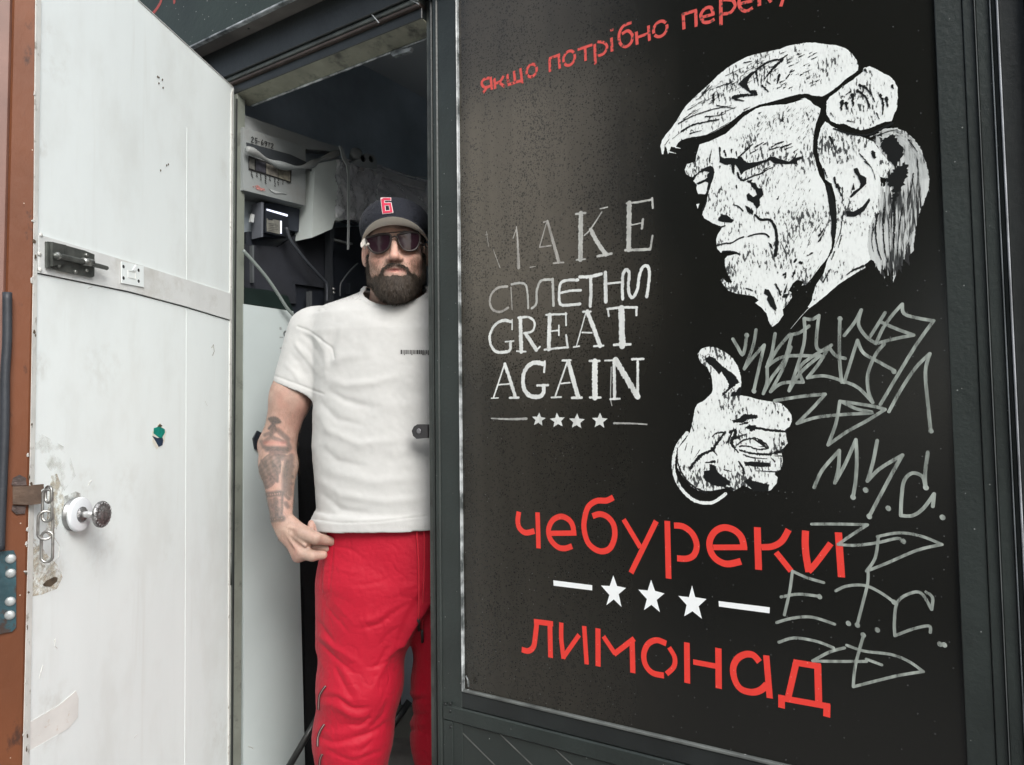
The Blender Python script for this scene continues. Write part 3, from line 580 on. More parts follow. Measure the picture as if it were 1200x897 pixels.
ln(T5, [(660,166),(663,227)], W5+1, k5); ln(T5, [(661,128),(662,138)], W5+3, k5)
ln(T5, [(748,100),(712,116),(694,150),(698,190),(722,206),(746,188),(752,156),(732,136),(706,150)], W5+1, k5)
ln(T5, [(769,140),(773,197)], W5+1, k5); ln(T5, [(777,164),(820,148)], W5, k5); ln(T5, [(822,113),(827,180)], W5+1, k5)
ell5(874, 128, 30, 33, W=W5+1, tilt=.3)
W0 = 12
R.g = 2
ln(T0, [(752,48),(755,104)], W0, 3); ln(T0, [(750,52),(800,37)], W0, 3); ln(T0, [(796,38),(798,95)], W0, 3)
ln(T0, [(816,62),(862,50)], W0-1, 3); ln(T0, [(858,54),(850,28),(828,32),(814,55),(824,78),(845,78),(862,68)], W0, 3)
ln(T0, [(884,-5),(885,90)], W0+1, 3); ln(T0, [(893,0),(925,2),(934,22),(918,45),(893,50)], W0, 3)
ln(T0, [(948,15),(996,3)], W0, 3); ln(T0, [(996,6),(985,-20),(960,-18),(948,8),(955,32),(975,40),(997,28)], W0, 3)
ln(T0, [(1018,-42),(1020,22)], W0+1, 3); ln(T0, [(1024,-12),(1050,-20),(1062,-45)], W0, 3); ln(T0, [(1043,-16),(1062,8)], W0, 3)
ln(T0, [(1075,-55),(1100,-8)], W0, 3); ln(T0, [(1125,-70),(1095,24)], W0, 3)
R.build('slogan_lettering', redp_m, panel)
# red lettering on the sign board
T8 = Z((130, 0), 5.4545); SG = Paint(T8, -.0004, plane=-.0895)
SG.line([(300,-240),(325,-120),(355,-40)], 25, 5.45); SG.line([(335,-220),(325,-20),(305,40),(268,88)], 26, 5.45, cap='flat'); SG.g = 1; SG.line([(395,-200),(400,-60),(406,16)], 24, 5.45, cap='round')
for k in range(2): SG.g = 2+k; SG.line([(480+k*90,-240),(482+k*90,-40)], 24, 5.45)
SG.build('sign_lettering', mat('dull_red_sign_letters', (.36, .07, .06), .6, var=.1), sign)
# white stars and dashes
W = Paint(T1, -.0004)
wv_m = mat('white_vinyl', (.88, .92, .93), .4)
for cv, pl in ((T1, [(672,545),(695,610),(750,622),(705,660),(722,738),(675,692),(630,727),(648,665),(597,607),(650,610)]), (T1, [(903,572),(927,640),(985,655),(937,695),(957,770),(905,725),(860,757),(877,690),(825,632),(882,637)]), (T2, [(115,525),(135,600),(207,612),(157,658),(178,738),(118,690),(65,722),(80,650),(28,592),(95,600)])):
    q = Paint(cv, -.0004); q.poly(pl); q.build('star', wv_m, panel)
for cv, pl in ((T1, [(305,575),(543,605),(543,637),(307,608)]), (T2, [(285,625),(612,665),(610,703),(287,660)])):
    q = Paint(cv, -.0004); q.poly(pl); q.build('dash', wv_m, panel)
# brush lettering
G1 = Z((550, 220), 5.217); G2 = Z((550, 350), 5.217); k = 5.217
brush = lambda nme, c, lo: mat(nme, c, .5, var=.12, vscale=40, vstretch=(1, 1, .3), dirt=(.08, .08, .075), dscale=160, dthr=(.62, .76), alpha=(55, .3, .6, lo, 1.0))
B0 = Paint(G1, -.0003); J = dict(jit=.12)
for pts, w_, tp in (([(105,270),(118,360)], 5, (1, .5)), ([(145,375),(188,490)], 6, (.5, 1)), ([(288,240),(296,330),(302,490)], 19, (.4, 1.2)), ([(268,310),(290,245)], 7, (1, .7)), ([(372,488),(405,482)], 8, (1, .5)), ([(98,290),(112,285)], 5, (1, 1)),
                    ([(455,212),(480,203)], 10, (1, 1)), ([(475,205),(430,362)], 8, (1, 1)), ([(430,365),(500,355)], 9, (1, 1)), ([(478,205),(515,340),(547,455)], 22, (.7, 1.1)), ([(515,463),(577,458)], 12, (1, .8))):
    ln(G1, pts, w_, k, P_=B0, cap='round', taper=tp, **J)
B0.g = 1
ln(G1, [(232,605),(180,612),(140,645),(125,700),(145,748),(190,760),(238,735)], 15, k, P_=B0, cap='round', **J)
ln(G1, [(255,610),(262,745)], 8, k, P_=B0, cap='round', **J)
B0.build('slogan_paint', brush('rubbed_grey_brush_paint', (.42, .41, .38), .5), panel)
B1 = Paint(G1, -.0003)
for pts, w_ in (([(682,158),(680,440)], 32), ([(652,162),(710,156)], 14), ([(655,443),(708,438)], 11), ([(705,292),(745,250),(810,150)], 9), ([(800,130),(845,120)], 8), ([(742,258),(780,330),(835,410)], 27), ([(785,420),(870,405)], 17),
                ([(978,95),(975,380)], 32), ([(962,97),(1040,88),(1120,73)], 12), ([(1118,65),(1122,125)], 13), ([(990,230),(1060,215)], 8), ([(1062,195),(1055,250)], 16), ([(955,383),(1105,378)], 18), ([(1120,295),(1108,375)], 13),
                ([(258,592),(300,585),(340,592),(356,640),(360,738)], 14), ([(382,738),(410,710),(412,640),(430,580),(460,564),(505,563)], 16), ([(510,560),(515,722)], 18)):
    B1.g = 1 if max(p_[1] for p_ in pts) > 500 else 0
    ln(G1, pts, w_, k, P_=B1, cap='round', **J)
B1.build('slogan_paint', brush('thin_grey_brush_paint', (.50, .51, .48), .6), panel)
B2 = Paint(G1, -.0003)
for pts, w_ in (([(665,565),(600,567),(560,585),(550,645),(552,700),(575,720),(677,712)], 18), ([(555,645),(615,632),(682,628)], 16), ([(675,547),(740,545),(808,528)], 20), ([(742,550),(744,640),(740,725)], 22), ([(832,520),(835,698)], 25), ([(845,588),(935,578)], 13),
                ([(938,682),(936,600),(940,530),(962,502),(978,530),(972,600),(980,655),(1002,670),(1028,620),(1040,540),(1062,485),(1095,488),(1100,560),(1085,668)], 20)):
    ln(G1, pts, w_, k, P_=B2, cap='round', **J)
for pts, w_ in (([(262,130),(262,190)], 9), ([(258,142),(205,135),(155,165),(125,230),(135,290),(165,325),(215,328),(248,315),(252,265)], 19), ([(220,265),(272,260)], 9), ([(312,120),(318,325)], 28), ([(300,118),(365,115),(400,150),(385,200),(335,212)], 15),
                ([(345,215),(375,260),(410,315)], 25), ([(408,318),(432,295)], 12), ([(290,322),(345,325)], 11), ([(492,100),(486,310)], 28), ([(470,100),(595,95)], 13), ([(590,88),(592,165)], 11), ([(500,200),(545,195)], 10), ([(548,165),(548,225)], 11),
                ([(460,314),(530,305),(605,298)], 13), ([(592,225),(602,300)], 14), ([(712,90),(655,292)], 8), ([(722,80),(762,185),(800,290)], 28), ([(690,208),(750,210)], 10), ([(638,297),(672,292)], 11), ([(762,292),(820,288)], 13), ([(695,82),(742,80)], 13),
                ([(930,60),(935,290)], 42), ([(845,65),(930,55),(1025,55)], 16), ([(848,65),(853,108)], 13), ([(1022,55),(1022,102)], 15), ([(885,284),(985,280)], 17),
                ([(215,405),(150,602)], 11), ([(218,402),(250,500),(282,602)], 24), ([(175,528),(245,522)], 10), ([(135,610),(178,608)], 8), ([(247,608),(302,606)], 14), ([(462,385),(458,450)], 15), ([(452,400),(400,392),(352,422),(330,480),(335,550),(370,595),(425,600),(455,575),(452,535)], 28), ([(415,532),(482,530)], 15),
                ([(600,385),(525,600)], 12), ([(605,385),(635,495),(665,602)], 30), ([(560,520),(615,515)], 10), ([(502,605),(562,603)], 11), ([(628,608),(688,606)], 16), ([(570,380),(620,378)], 14), ([(768,385),(768,605)], 39), ([(735,382),(797,382)], 14), ([(738,605),(803,606)], 15),
                ([(885,375),(889,612)], 21), ([(830,380),(885,378)], 11), ([(862,616),(920,613)], 13), ([(895,375),(960,485),(1030,600)], 38), ([(1030,600),(1030,385)], 17), ([(995,372),(1065,370)], 15)):
    B2.g = 1 if max(p_[1] for p_ in pts) < 340 else 2
    ln(G2, pts, w_, k, P_=B2, cap='round', **J)
def star2(cx, cy, r, rot=0):
    B2.g = 3; B2.cv = G2; B2.poly([(cx+(r if i % 2 == 0 else r*.45)*math.sin(i*math.pi/5+rot), cy-(r if i % 2 == 0 else r*.45)*math.cos(i*math.pi/5+rot)) for i in range(10)], .0005, .004)
for c_, r_ in (((425,740), 44), ((540,746), 48), ((658,752), 50), ((798,748), 50)): star2(*c_, r_, rng.uniform(-.1, .1))
B2.build('slogan_paint', brush('white_brush_paint', (.72, .75, .73), .75), panel)
B3 = Paint(G2, -.0003)
B3.g = 0; ln(G2, [(135,733),(240,738),(350,735)], 13, k, P_=B3, cap='round', taper=(.6, 1.2), **J); B3.g = 1; ln(G2, [(885,763),(990,764),(1085,770)], 13, k, P_=B3, cap='round', taper=(1, .7), **J); B3.g = 2; ln(G2, [(868,420),(864,600),(872,655)], 7, k, P_=B3, cap='round', **J)
B3.build('slogan_paint', brush('grey_brush_dash', (.42, .43, .41), .5), panel)
# marker graffiti
F1 = Z((850, 340), 4.485); F2 = Z((900, 490), 4.722); F3 = Z((900, 590), 3.9); GR = Paint(F1, -.0006, .000006)
g1 = [[(40,258),(65,300),(90,340),(105,300),(112,235)], [(162,210),(145,300),(100,415)], [(100,415),(150,350),(205,290)], [(205,290),(175,420),(150,530)], [(262,230),(245,330),(222,400),(220,480),(200,545)], [(335,238),(275,310),(218,405)], [(218,405),(310,350),(500,348)],
      [(200,545),(245,460),(310,370),(350,235)], [(345,235),(390,225),(440,190)], [(345,300),(300,420),(238,535)], [(238,535),(300,490),(410,485)], [(415,150),(412,290),(335,530)], [(335,530),(400,430),(500,345)], [(410,485),(395,400),(540,300)], [(415,150),(455,155),(492,135)], [(492,135),(480,240),(482,305),(515,320),(558,290)],
      [(545,300),(490,390),(432,462)], [(432,462),(520,452),(620,480),(700,515),(775,592)], [(775,592),(752,530),(750,440),(790,340),(835,285)], [(602,150),(600,350),(612,485)], [(625,487),(655,390),(695,265)], [(695,265),(725,330),(800,375),(890,425)], [(545,300),(580,345),(630,360)],
      [(625,240),(680,170),(715,105)], [(715,105),(700,180),(740,245),(792,282)], [(792,282),(830,200),(880,130),(930,75)], [(930,75),(940,125),(1010,148),(1095,162)], [(1095,162),(990,310),(815,602)], [(840,120),(800,185),(758,250)], [(820,170),(900,205),(990,238)], [(990,238),(900,255),(800,280)],
      [(860,640),(920,530),(1000,410),(1075,335)], [(1075,335),(1052,430),(1065,600),(1080,740)], [(260,582),(400,560),(525,548)], [(525,548),(460,620),(378,702)], [(378,702),(480,670),(620,655),(770,645),(690,625),(615,590)], [(602,585),(582,700),(540,815)], [(540,815),(640,745),(740,690),(840,628)], [(840,628),(770,610),(602,585)]]
for s_ in g1: ln(F1, s_, 18, 4.485, P_=GR, cap='round')
for c_ in ((1080,740), (602,150), (112,237), (885,428), (150,530)): ln(F1, [c_, (c_[0]+2, c_[1]+3)], 25, 4.485, P_=GR, cap='round')
g2 = [[(256,385),(300,290),(395,180)], [(395,180),(390,280),(370,360)], [(370,360),(430,250),(487,120)], [(487,120),(492,230),(485,350),(470,440)], [(605,125),(580,250),(550,350)], [(550,350),(620,280),(745,205)], [(745,205),(680,320),(560,545)], [(885,190),(870,300),(872,385)], [(872,385),(855,325),(800,305),(755,345),(740,430),(735,540)], [(735,540),(800,540),(860,500),(920,420)], [(920,420),(912,490)]]
GR.g = 1
for s_ in g2: ln(F2, s_, 20, 4.722, P_=GR, cap='round')
for c_ in ((540,397), (665,498), (965,548), (470,436), (560,543), (873,383)): ln(F2, [c_, (c_[0]+2, c_[1]+4)], 29, 4.722, P_=GR, cap='round')
g3 = [[(200,95),(330,95),(455,98)], [(455,98),(390,140),(320,188)], [(320,188),(400,192),(500,180),(590,160),(618,172)], [(500,152),(600,135),(700,150),(795,188)], [(795,188),(680,215),(540,275),(450,310)], [(450,310),(490,250),(505,155)], [(458,315),(455,370),(430,470),(408,555)], [(255,362),(180,340),(112,310)], [(112,310),(100,400),(75,510)], [(40,545),(110,525),(200,520),(305,552)], [(60,428),(140,415),(235,425)],
      [(310,400),(360,378),(440,375),(510,405),(575,450)], [(722,405),(752,430),(748,485)], [(748,485),(700,410),(640,415),(590,455),(578,540),(580,605)], [(580,605),(660,575),(735,560),(742,590)], [(50,635),(120,615),(220,630),(300,660)], [(350,660),(280,680),(205,720)], [(205,720),(300,722),(400,722),(450,722)], [(450,712),(520,738)], [(360,648),(440,675),(560,690),(640,720),(710,768)], [(710,768),(580,790),(390,838)], [(390,838),(400,740),(438,600)]]
GR.g = 2
for s_ in g3: ln(F3, s_, 14, 3.9, P_=GR, cap='round')
for c_ in ((367,547), (499,577), (785,642), (805,645), (575,450), (408,555), (235,425), (435,600), (618,172)): ln(F3, [c_, (c_[0]+2, c_[1]+3)], 23, 3.9, P_=GR, cap='round')
gr = GR.build('graffiti', mat('grey_green_marker', (.37, .415, .38), .5, var=.2, vscale=120, vstretch=(1, 1, .2), alpha=(70, .35, .65, .38, .95)), panel)
# ------------------------------------------------------------------ open door (part of the kiosk)
hinge = PY(272, 400, -.006); dd = ray(693, 495); dd[2] = 0; dd /= np.linalg.norm(dd); DD = -dd     # from hinge towards its free edge
DN = np.cross(ZZ, dd); DN = DN if DN@(CAM-hinge) > 0 else -DN                                       # towards the camera
def PDr(u, v, o=0.0): return PP(u, v, hinge+DN*o, DN)
def dl(p): q = p-hinge; return float(q@DD), float(p[2])
wd = dl(PDr(34, 450))[0]; 
zt_h = PDr(272.6, 102)[2]; zt_f = PDr(161, 0); tf, zf = dl(zt_f); zt_f2 = zt_h+(zf-zt_h)*wd/tf
def door_material():
    m = mat('off_white_door_paint', (.80, .86, .855), .38, var=.05, vscale=2.2, vstretch=(1, 1, .3), bump=.003, bscale=3.5); N = m.node_tree.nodes; L = m.node_tree.links; p = N['Principled BSDF']; geo = N.new('ShaderNodeNewGeometry')
    col = p.inputs['Base Color'].links[0].from_socket
    def nz(s_, stt, det):
        mp = N.new('ShaderNodeMapping'); mp.inputs['Scale'].default_value = stt; L.new(geo.outputs['Position'], mp.inputs[0]); n = N.new('ShaderNodeTexNoise'); n.inputs['Scale'].default_value = s_; n.inputs['Detail'].default_value = det; n.inputs['Roughness'].default_value = .65; L.new(mp.outputs[0], n.inputs['Vector']); return n.outputs[0]
    def mr(x, a_, b_, lo, hi):
        n = N.new('ShaderNodeMapRange'); n.interpolation_type = 'SMOOTHSTEP'; n.inputs[1].default_value = a_; n.inputs[2].default_value = b_; n.inputs[3].default_value = lo; n.inputs[4].default_value = hi; L.new(x, n.inputs[0]); return n.outputs[0]
    def mul(a_, b_): n = N.new('ShaderNodeMath'); n.operation = 'MULTIPLY'; L.new(a_, n.inputs[0]); L.new(b_, n.inputs[1]); return n.outputs[0]
    def mx(a_, b_): n = N.new('ShaderNodeMath'); n.operation = 'MAXIMUM'; L.new(a_, n.inputs[0]); L.new(b_, n.inputs[1]); return n.outputs[0]
    fine = mr(nz(34, (1, 1, .8), 7), .36, .72, 0, 1); smear = mr(nz(30, (1, 1, .06), 4), .50, .74, 0, .15); broad = mr(nz(5, (1, 1, .5), 5), .45, .72, 0, .17)
    tot = mx(mul(smear, mr(nz(4, (1, 1, 1), 2), .4, .6, .2, 1)), broad)
    for (u, v, r_, k_) in ((98, 575, .075, .8), (118, 640, .11, .5), (60, 660, .075, 1.0), (95, 310, .09, .55), (120, 430, .12, .4), (60, 60, .12, .5), (60, 840, .10, .75), (255, 860, .14, .5), (262, 200, .06, .4), (185, 520, .035, .8), (46, 430, .045, .8), (46, 170, .04, .8), (150, 570, .10, .35), (200, 640, .10, .3)):
        c_ = PDr(u, v); vm = N.new('ShaderNodeVectorMath'); vm.operation = 'DISTANCE'; L.new(geo.outputs['Position'], vm.inputs[0]); vm.inputs[1].default_value = tuple(c_)
        tot = mx(tot, mul(mr(vm.outputs['Value'], r_*.15, r_, k_*.5, 0), fine))
    q = N.new('ShaderNodeMix'); q.data_type = 'RGBA'; L.new(tot, q.inputs[0]); L.new(col, q.inputs[6]); q.inputs[7].default_value = (.42, .40, .34, 1); L.new(q.outputs[2], p.inputs['Base Color']); return m
white_d = door_material()
def D(t, o, z): return hinge+DD*t+DN*o+ZZ*(z-hinge[2])
b = MB(); n_ = 1
poly = [(0, .22), (wd, .22), (wd, zt_f2), (0, zt_h)]
V = [D(t, 0, z) for t, z in poly]; b.extr([V[0], V[1], V[2], V[3]], -DN*.035)
door = b.build('door', white_d, kiosk)
rim_m = mat('worn_white_rim', (.62, .63, .6), .45, var=.15, vscale=12, dirt=(.22, .2, .17), dscale=30, dthr=(.58, .7))
def dstrip(poly_uv, th, name, mt, par=door, o=0.0):
    q = MB(); pts = [PDr(u, v, o) for u, v in poly_uv]; q.extr([p+DN*th for p in pts], -DN*(th-.0004 if th > .0008 else th*.5)); return q.build(name, mt, par)
dstrip([(47, 0), (42.5, 300), (40, 500), (33, 897), (25.5, 897), (34, 540), (38, 300), (41, 0)], .003, 'edge_rim', rim_m)
dstrip([(270.4, 110), (272.5, 104), (270.2, 500), (269, 897), (266.8, 897), (267.9, 500)], .003, 'edge_rim', rim_m)
b = MB(); b.tube([PDr(161, 0, .0)+ZZ*.0005, PDr(272.6, 102, .0)], .002, 6); b.build('top_rim', rim_m, door)
b = MB(); b.tube([PDr(219, 150, .0002), PDr(218, 500, .0002), PDr(216.5, 897, .0002)], .0004, 4); b.build('seam', white_d, door)
strip = dstrip([(44, 275), (150, 307), (268.5, 344), (268.5, 375), (216, 359), (150, 341.5), (44, 320)], .0035, 'cross_strip', mat('grey_white_strip_paint', (.70, .725, .715), .4, var=.05, vscale=9, dirt=(.52, .52, .48), dscale=7, dthr=(.55, .75), bump=.001))
b = MB(); b.tube([PDr(44, 320.5, .001), PDr(150, 342.3, .001), PDr(216, 359.8, .001), PDr(268.5, 375.5, .001)], .0011, 4); b.build('seam', frame_d, door)
for (u, v) in ((48, 275.5), (46.5, 298), (47, 316.5)):
    b = MB(); b.lathe(PDr(u, v, .0035), DN, [(-.002, .005), (.001, .0045), (.002, .003)], 10); b.build('screw', rim_m, door, True)
# barrel bolt
LB = Z((30, 260), 7.5); steel_d = mat('dull_dark_steel', (.13, .14, .13), .4, .6, var=.4, vscale=30, bump=.0006, bscale=120)
steel_l = mat('worn_steel', (.35, .36, .34), .35, .8, var=.35, vscale=40)
b = MB(); pts = [PDr(u, v, .0042) for u, v in LB([(168,175),(215,178),(500,255),(585,290),(583,480),(565,490),(250,425),(168,405)])]; b.extr([p+DN*.006 for p in pts], -DN*.0058); latch = b.build('latch', steel_d, door)
b = MB(); b.extr([PDr(u, v, .0105)+DN*.006 for u, v in LB([(214,180),(335,206),(335,235),(325,240),(325,335),(335,345),(330,372),(214,392)])], -DN*.0055); b.build('latch_plate', steel_d, latch)
for pts, r in ((((245,300),(330,310),(500,350),(575,360)), .0062), (((505,350),(582,362)), .0088)):
    b = MB(); b.tube([PDr(u, v, .018) for u, v in LB(pts)], r, 12); b.build('latch_rod', steel_l if r > .008 else steel_d, latch, True)
b = MB(); b.tube([PDr(u, v, .02) for u, v in LB([(580,375),(640,388),(714,408)])], [.0055, .0055, .0052], 8); b.build('latch_handle', steel_d, latch, False)
b = MB(); b.tube([PDr(u, v, .012) for u, v in LB([(315,280),(318,340)])], .003, 8); b.build('latch_staple', steel_l, latch)
b = MB(); b.lathe(PDr(*LB([(283, 300)])[0], .018), DN, [(-.006, .0085), (.002, .008), (.006, .0045)], 14); b.build('latch_knob', steel_l, latch, True)
for c_ in ((290,235), (282,385), (527,295), (527,430), (430,440)):
    b = MB(); b.lathe(PDr(*LB([c_])[0], .0102), DN, [(-.002, .0045), (.004, .0042), (.0058, .0028), (.0048, .0008)], 12); b.build('screw', steel_l, latch, True)
pl = dstrip(LB([(820,348),(1018,392),(1020,577),(822,540)]), .0062, 'strike_plate', white_d)
dstrip(LB([(818,346),(1020,390),(1022,579),(820,542)]), .0047, 'plate_outline', mat('grey_outline', (.3, .29, .27), .6))  # grey border showing around the strike plate
for c_ in ((860,395), (860,495), (992,427), (993,523)):
    b = MB(); b.lathe(PDr(*LB([c_])[0], .0060), DN, [(0, .0045), (.0006, .0042)], 12); b.build('screw_hole', frame_d, pl)
b = MB(); b.tube([PDr(u, v, .0065) for u, v in LB([(900,430),(965,445),(965,505),(900,490)])], .0008, 5, closed=True); b.build('plate_tongue', rim_m, pl)
b = MB(); b.extr([PDr(u, v, .0066) for u, v in LB([(965,380),(975,382),(965,432),(938,428)])], DN*.001); b.build('paint_drip', wv_m, pl)
# door knob
KB = Z((0, 530), 5.273); kc = PDr(*KB([(455, 375)])[0], .004)
def pk(u, v, o): return PDr(*KB([(u, v)])[0], o)
cK = pk(450, 385, 0.0)
chrome_m = mat('patterned_pewter', (.3, .3, .3), .32, .85, var=.5, vscale=120, bump=.003, bscale=160)
b = MB(); b.lathe(cK, DN, [(0, .036), (.004, .0365), (.0045, .035), (.008, .0355), (.0085, .034), (.012, .0345), (.0125, .0335)], 32)
knob = b.build('knob', mat('stacked_washer_metal', (.3, .31, .31), .4, .6, var=.3, vscale=50), door, True)
b = MB(); b.lathe(cK+DN*.0127, DN, [(0, .0375), (.005, .0378), (.008, .0365), (.0088, .034), (.0088, .015)], 40); b.build('rose', mat('white_plastic_washer', (.78, .82, .85), .3), knob, True)
b = MB(); b.lathe(cK+DN*.0216, DN, [(0, .017), (.002, .0168), (.004, .015), (.006, .012), (.0065, .006)], 28); b.build('inner_rose', chrome_m, knob, True)
b = MB(); b.lathe(cK+DN*.027, DN, [(0, .0078), (.004, .0074), (.030, .0078)], 20); b.build('stem', mat('pale_metal_stem', (.55, .56, .56), .3, .5), knob, True)
b = MB(); b.lathe(cK+DN*.055, DN, [(0, .008), (.003, .014), (.006, .024), (.010, .0288), (.014, .0295), (.017, .0275), (.0185, .0225), (.018, .0185), (.0195, .0165), (.0205, .010), (.0208, .002)], 40); b.build('knob_head', chrome_m, knob, True)
for q_ in range(18):
    a = q_*2*math.pi/18; e1 = np.cross(DN, ZZ); c_ = cK+DN*.0725+(e1*math.cos(a)+ZZ*math.sin(a))*.0245
    b = MB(); b.lathe(c_, DN, [(-.003, .0028), (.0005, .0026), (.0016, .0014)], 8); b.build('knob_bead', chrome_m, knob, True)
# scratches in the door skin
grime = mat('brown_grime', (.10, .075, .05), .7, var=.4, vscale=60); 
GRP = lambda pts, c, nm_, th=.0009: dstrip(pts, th, nm_, c)
rs = lambda cx, cy, rx, ry, n=14, j=.2, rot=0: [(cx+rx*math.cos(a)*(1+rng.normal(0, j))*math.cos(rot)-ry*math.sin(a)*math.sin(rot), cy+ry*math.sin(a)*(1+rng.normal(0, j))*math.cos(rot)+rx*math.cos(a)*math.sin(rot)) for a in np.linspace(0, 2*math.pi, n, endpoint=False)]
GRP(KB([(262,820),(285,795),(330,772),(355,775),(350,800),(310,832),(275,830)]), grime, 'keyhole')
GRP(rs(185.5, 511, 7.5, 13, 16, .15, .15), mat('bare_primer', (.72, .70, .62), .6), 'chipped_patch', .0007)
GRP([(180,502),(186,500),(192.5,503),(193,507),(189,514),(186,513),(179.5,508)], mat('teal_paint', (.0, .22, .17), .5, var=.3, vscale=80), 'chipped_patch', .0011)
GRP([(178,511),(184,513.5),(190,513),(191,516),(190,522),(185.5,524),(183,519)], mat('navy_paint', (.02, .04, .08), .5, var=.3), 'chipped_patch', .0011)
GRP([(184,500),(187,497),(190,499),(188,501)], grime, 'chipped_patch', .0011)
for (u, v) in ((184.5,90),(190,94),(186,98),(191,103),(186,91),(195,194),(188,200),(197,193)): GRP(rs(u, v, .8, 1.3, 8), grime, 'nail_hole')
thin = mat('hairline_scratch', (.56, .56, .53), .7)
def scr(pts, r=.0007, m_=thin):
    b = MB(); b.tube([PDr(u, v, .0002) for u, v in pts], r, 4); b.build('scratch', m_, door)
scr([(248,408),(250,404),(251,412),(249,417)], .0008, grime); scr([(103,338),(108,336.5)], .0008); scr([(63,752),(65,749),(64,757),(67,760)], .0009)
for sgm in ( [(60,838),(70,840)], [(157,865),(161,861)], [(103,570),(107,563)], [(46,795),(50,780)], [(240,470),(243,476)]): scr(sgm)
for pts in ([(243,640),(250,680),(270,705)], [(330,520),(368,580),(360,650),(315,695),(290,705)], [(195,540),(235,595)], [(320,740),(345,720),(380,745),(345,722)], [(240,790),(275,745)], [(265,770),(290,740),(310,735)], [(545,195),(565,178)]):
    scr(KB(pts), .0009)
TB = Z((0, 500), 2.26)
tape = mat('yellowed_clear_tape', (.76, .77, .74), .3, var=.06, vscale=20, dirt=(.58, .48, .38), dscale=60, dthr=(.62, .74))
dstrip(TB([(75,785),(155,738),(200,700),(207,720),(205,770),(180,800),(78,858)]), .0012, 'tape_patch', tape)
dstrip(TB([(75,860),(152,815),(150,850),(165,880),(160,897),(65,897)]), .0016, 'tape_patch', white_d)
GRP(TB([(115,870),(135,858),(150,855),(140,868),(118,878)]), grime, 'stain')
st_m = mat('tan_stain', (.64, .58, .46), .6, var=.15, vscale=30, alpha=(70, .38, .66, .0, .5))
GRP(TB([(75,290),(95,300),(125,340),(155,370),(165,400),(150,430),(110,445),(85,450),(75,400)]), st_m, 'stain', .0006); GRP(TB([(135,130),(150,125),(165,165),(170,200),(160,240),(140,300),(120,280)]), st_m, 'stain', .0006)
GRP(TB([(170,185),(200,172),(215,178),(225,190),(200,200),(180,230),(175,290),(165,250)]), mat('dark_smudge', (.3, .28, .24), .7, alpha=(60, .4, .7, .0, .35)), 'stain', .0006)
GRP(TB([(78,15),(110,20),(180,60),(200,130),(170,170),(120,100),(80,40)]), mat('faint_smudge', (.6, .6, .55), .7, alpha=(30, .45, .75, .0, .3)), 'stain', .0005)
for k_ in range(34):                                              # chips and dirt along the free edge
    v_ = rng.uniform(60, 890); u_ = 45-.02*v_+rng.uniform(-3.5, 3.5); GRP(rs(u_, v_, rng.uniform(.5, 1.6), rng.uniform(1, 4), 9, .3), [grime, rim_m, thin][k_ % 3], 'chip', .0034 if k_ % 3 else .0036)
# hinges between door and jamb
b = MB(); b.tube([hinge+np.array([0, .0, z-hinge[2]]) for z in (.9, 1.0)], .008, 10); b.build('hinge', frame_l, door, True)
# ------------------------------------------------------------------ rusty steel post by the free edge of the door
rust = mat('orange_brown_painted_steel', (.150, .050, .020), .55, spec=.3, var=.28, vscale=3.0, vstretch=(1, 1, .5), dirt=(.06, .025, .015), dscale=22, dthr=(.60, .68), bump=.002, bscale=40, speck=((.5, .4, .32), 30, .03))
PB0 = dl(PDr(34, 450))[0]+.004
FD = FH.copy(); RD = RH.copy(); FH = ray(37, 450); FH[2] = 0; FH /= np.linalg.norm(FH); RH = np.array([FH[1], -FH[0], 0])   # the post stands square to this direction
p0_ = PDr(33, 450); s0 = float((p0_-CAM)@FH)
def Pp(u, v, o=0.0): return PP(u, v, p0_-FH*o, FH)
xa0 = [Pp(u, 300)@RH for u in (17, 41)]
post = empty('steel_post', tuple(np.append((CAM+FH*(s0+.02)+RH*((xa0[0]+xa0[1])/2-CAM@RH))[:2], 0)), 'rusty orange brown steel post beside the free edge of the white door', 'post')
b = MB()
def colm(uu, v, o=0): p = Pp(uu, v, o); return float((p-CAM)@RH)
topw = [colm(13, 0), colm(40.5, 0)]; 
b.frame(CAM+FH*s0, RH, ZZ, -FH, (colm(4, 450), -CAM[2]+.0, -.045), (colm(36.6, 450), 1.5, 0), .004)
b.build('post_channel', rust, post)
b = MB(); b.frame(CAM+FH*s0, RH, ZZ, -FH, (colm(4, 450)-.035, -CAM[2], -.055), (colm(4, 450)-.0005, 1.5, -.012), .004); b.build('post_flange', mat('mauve_brown_steel', (.2, .1, .075), .5, var=.3, vscale=5), post)
b = MB(); b.tube([Pp(11.0, 0, .0), Pp(5, 450, .0), Pp(1, 660, 0)], .0022, 5)
pl_m = mat('dark_teal_painted_plate', (.02, .06, .075), .4, var=.4, vscale=18, bump=.001, dirt=(.04, .025, .02), dscale=25, dthr=(.55, .62))
b = MB(); pts = [Pp(u, v, .0005) for u, v in ((2,646),(16,645),(19,652),(19,735),(14,740),(-6,744),(-6,648))]; b.extr([p-FH*.004 for p in pts], FH*.0043); hp = b.build('hinge_plate', pl_m, post)
for (u, v) in ((12.5, 655), (12.5, 672), (12, 705), (11.5, 721)):
    b = MB(); b.lathe(Pp(u, v, .004), -FH, [(-.001, .0095), (.002, .0093), (.004, .0075), (.0048, .003)], 16); b.build('bolt', mat('painted_over_bolt', (.42, .45, .45), .4, .4, var=.3, vscale=60), hp, True)
br_m = mat('rusted_bracket_steel', (.10, .065, .045), .6, .3, var=.4, vscale=25, bump=.002, bscale=60)
b = MB(); b.extr([Pp(u, v, .012) for u, v in KB([(78,212),(190,210),(190,328),(78,322)])], FH*.012); br = b.build('bracket', br_m, post)
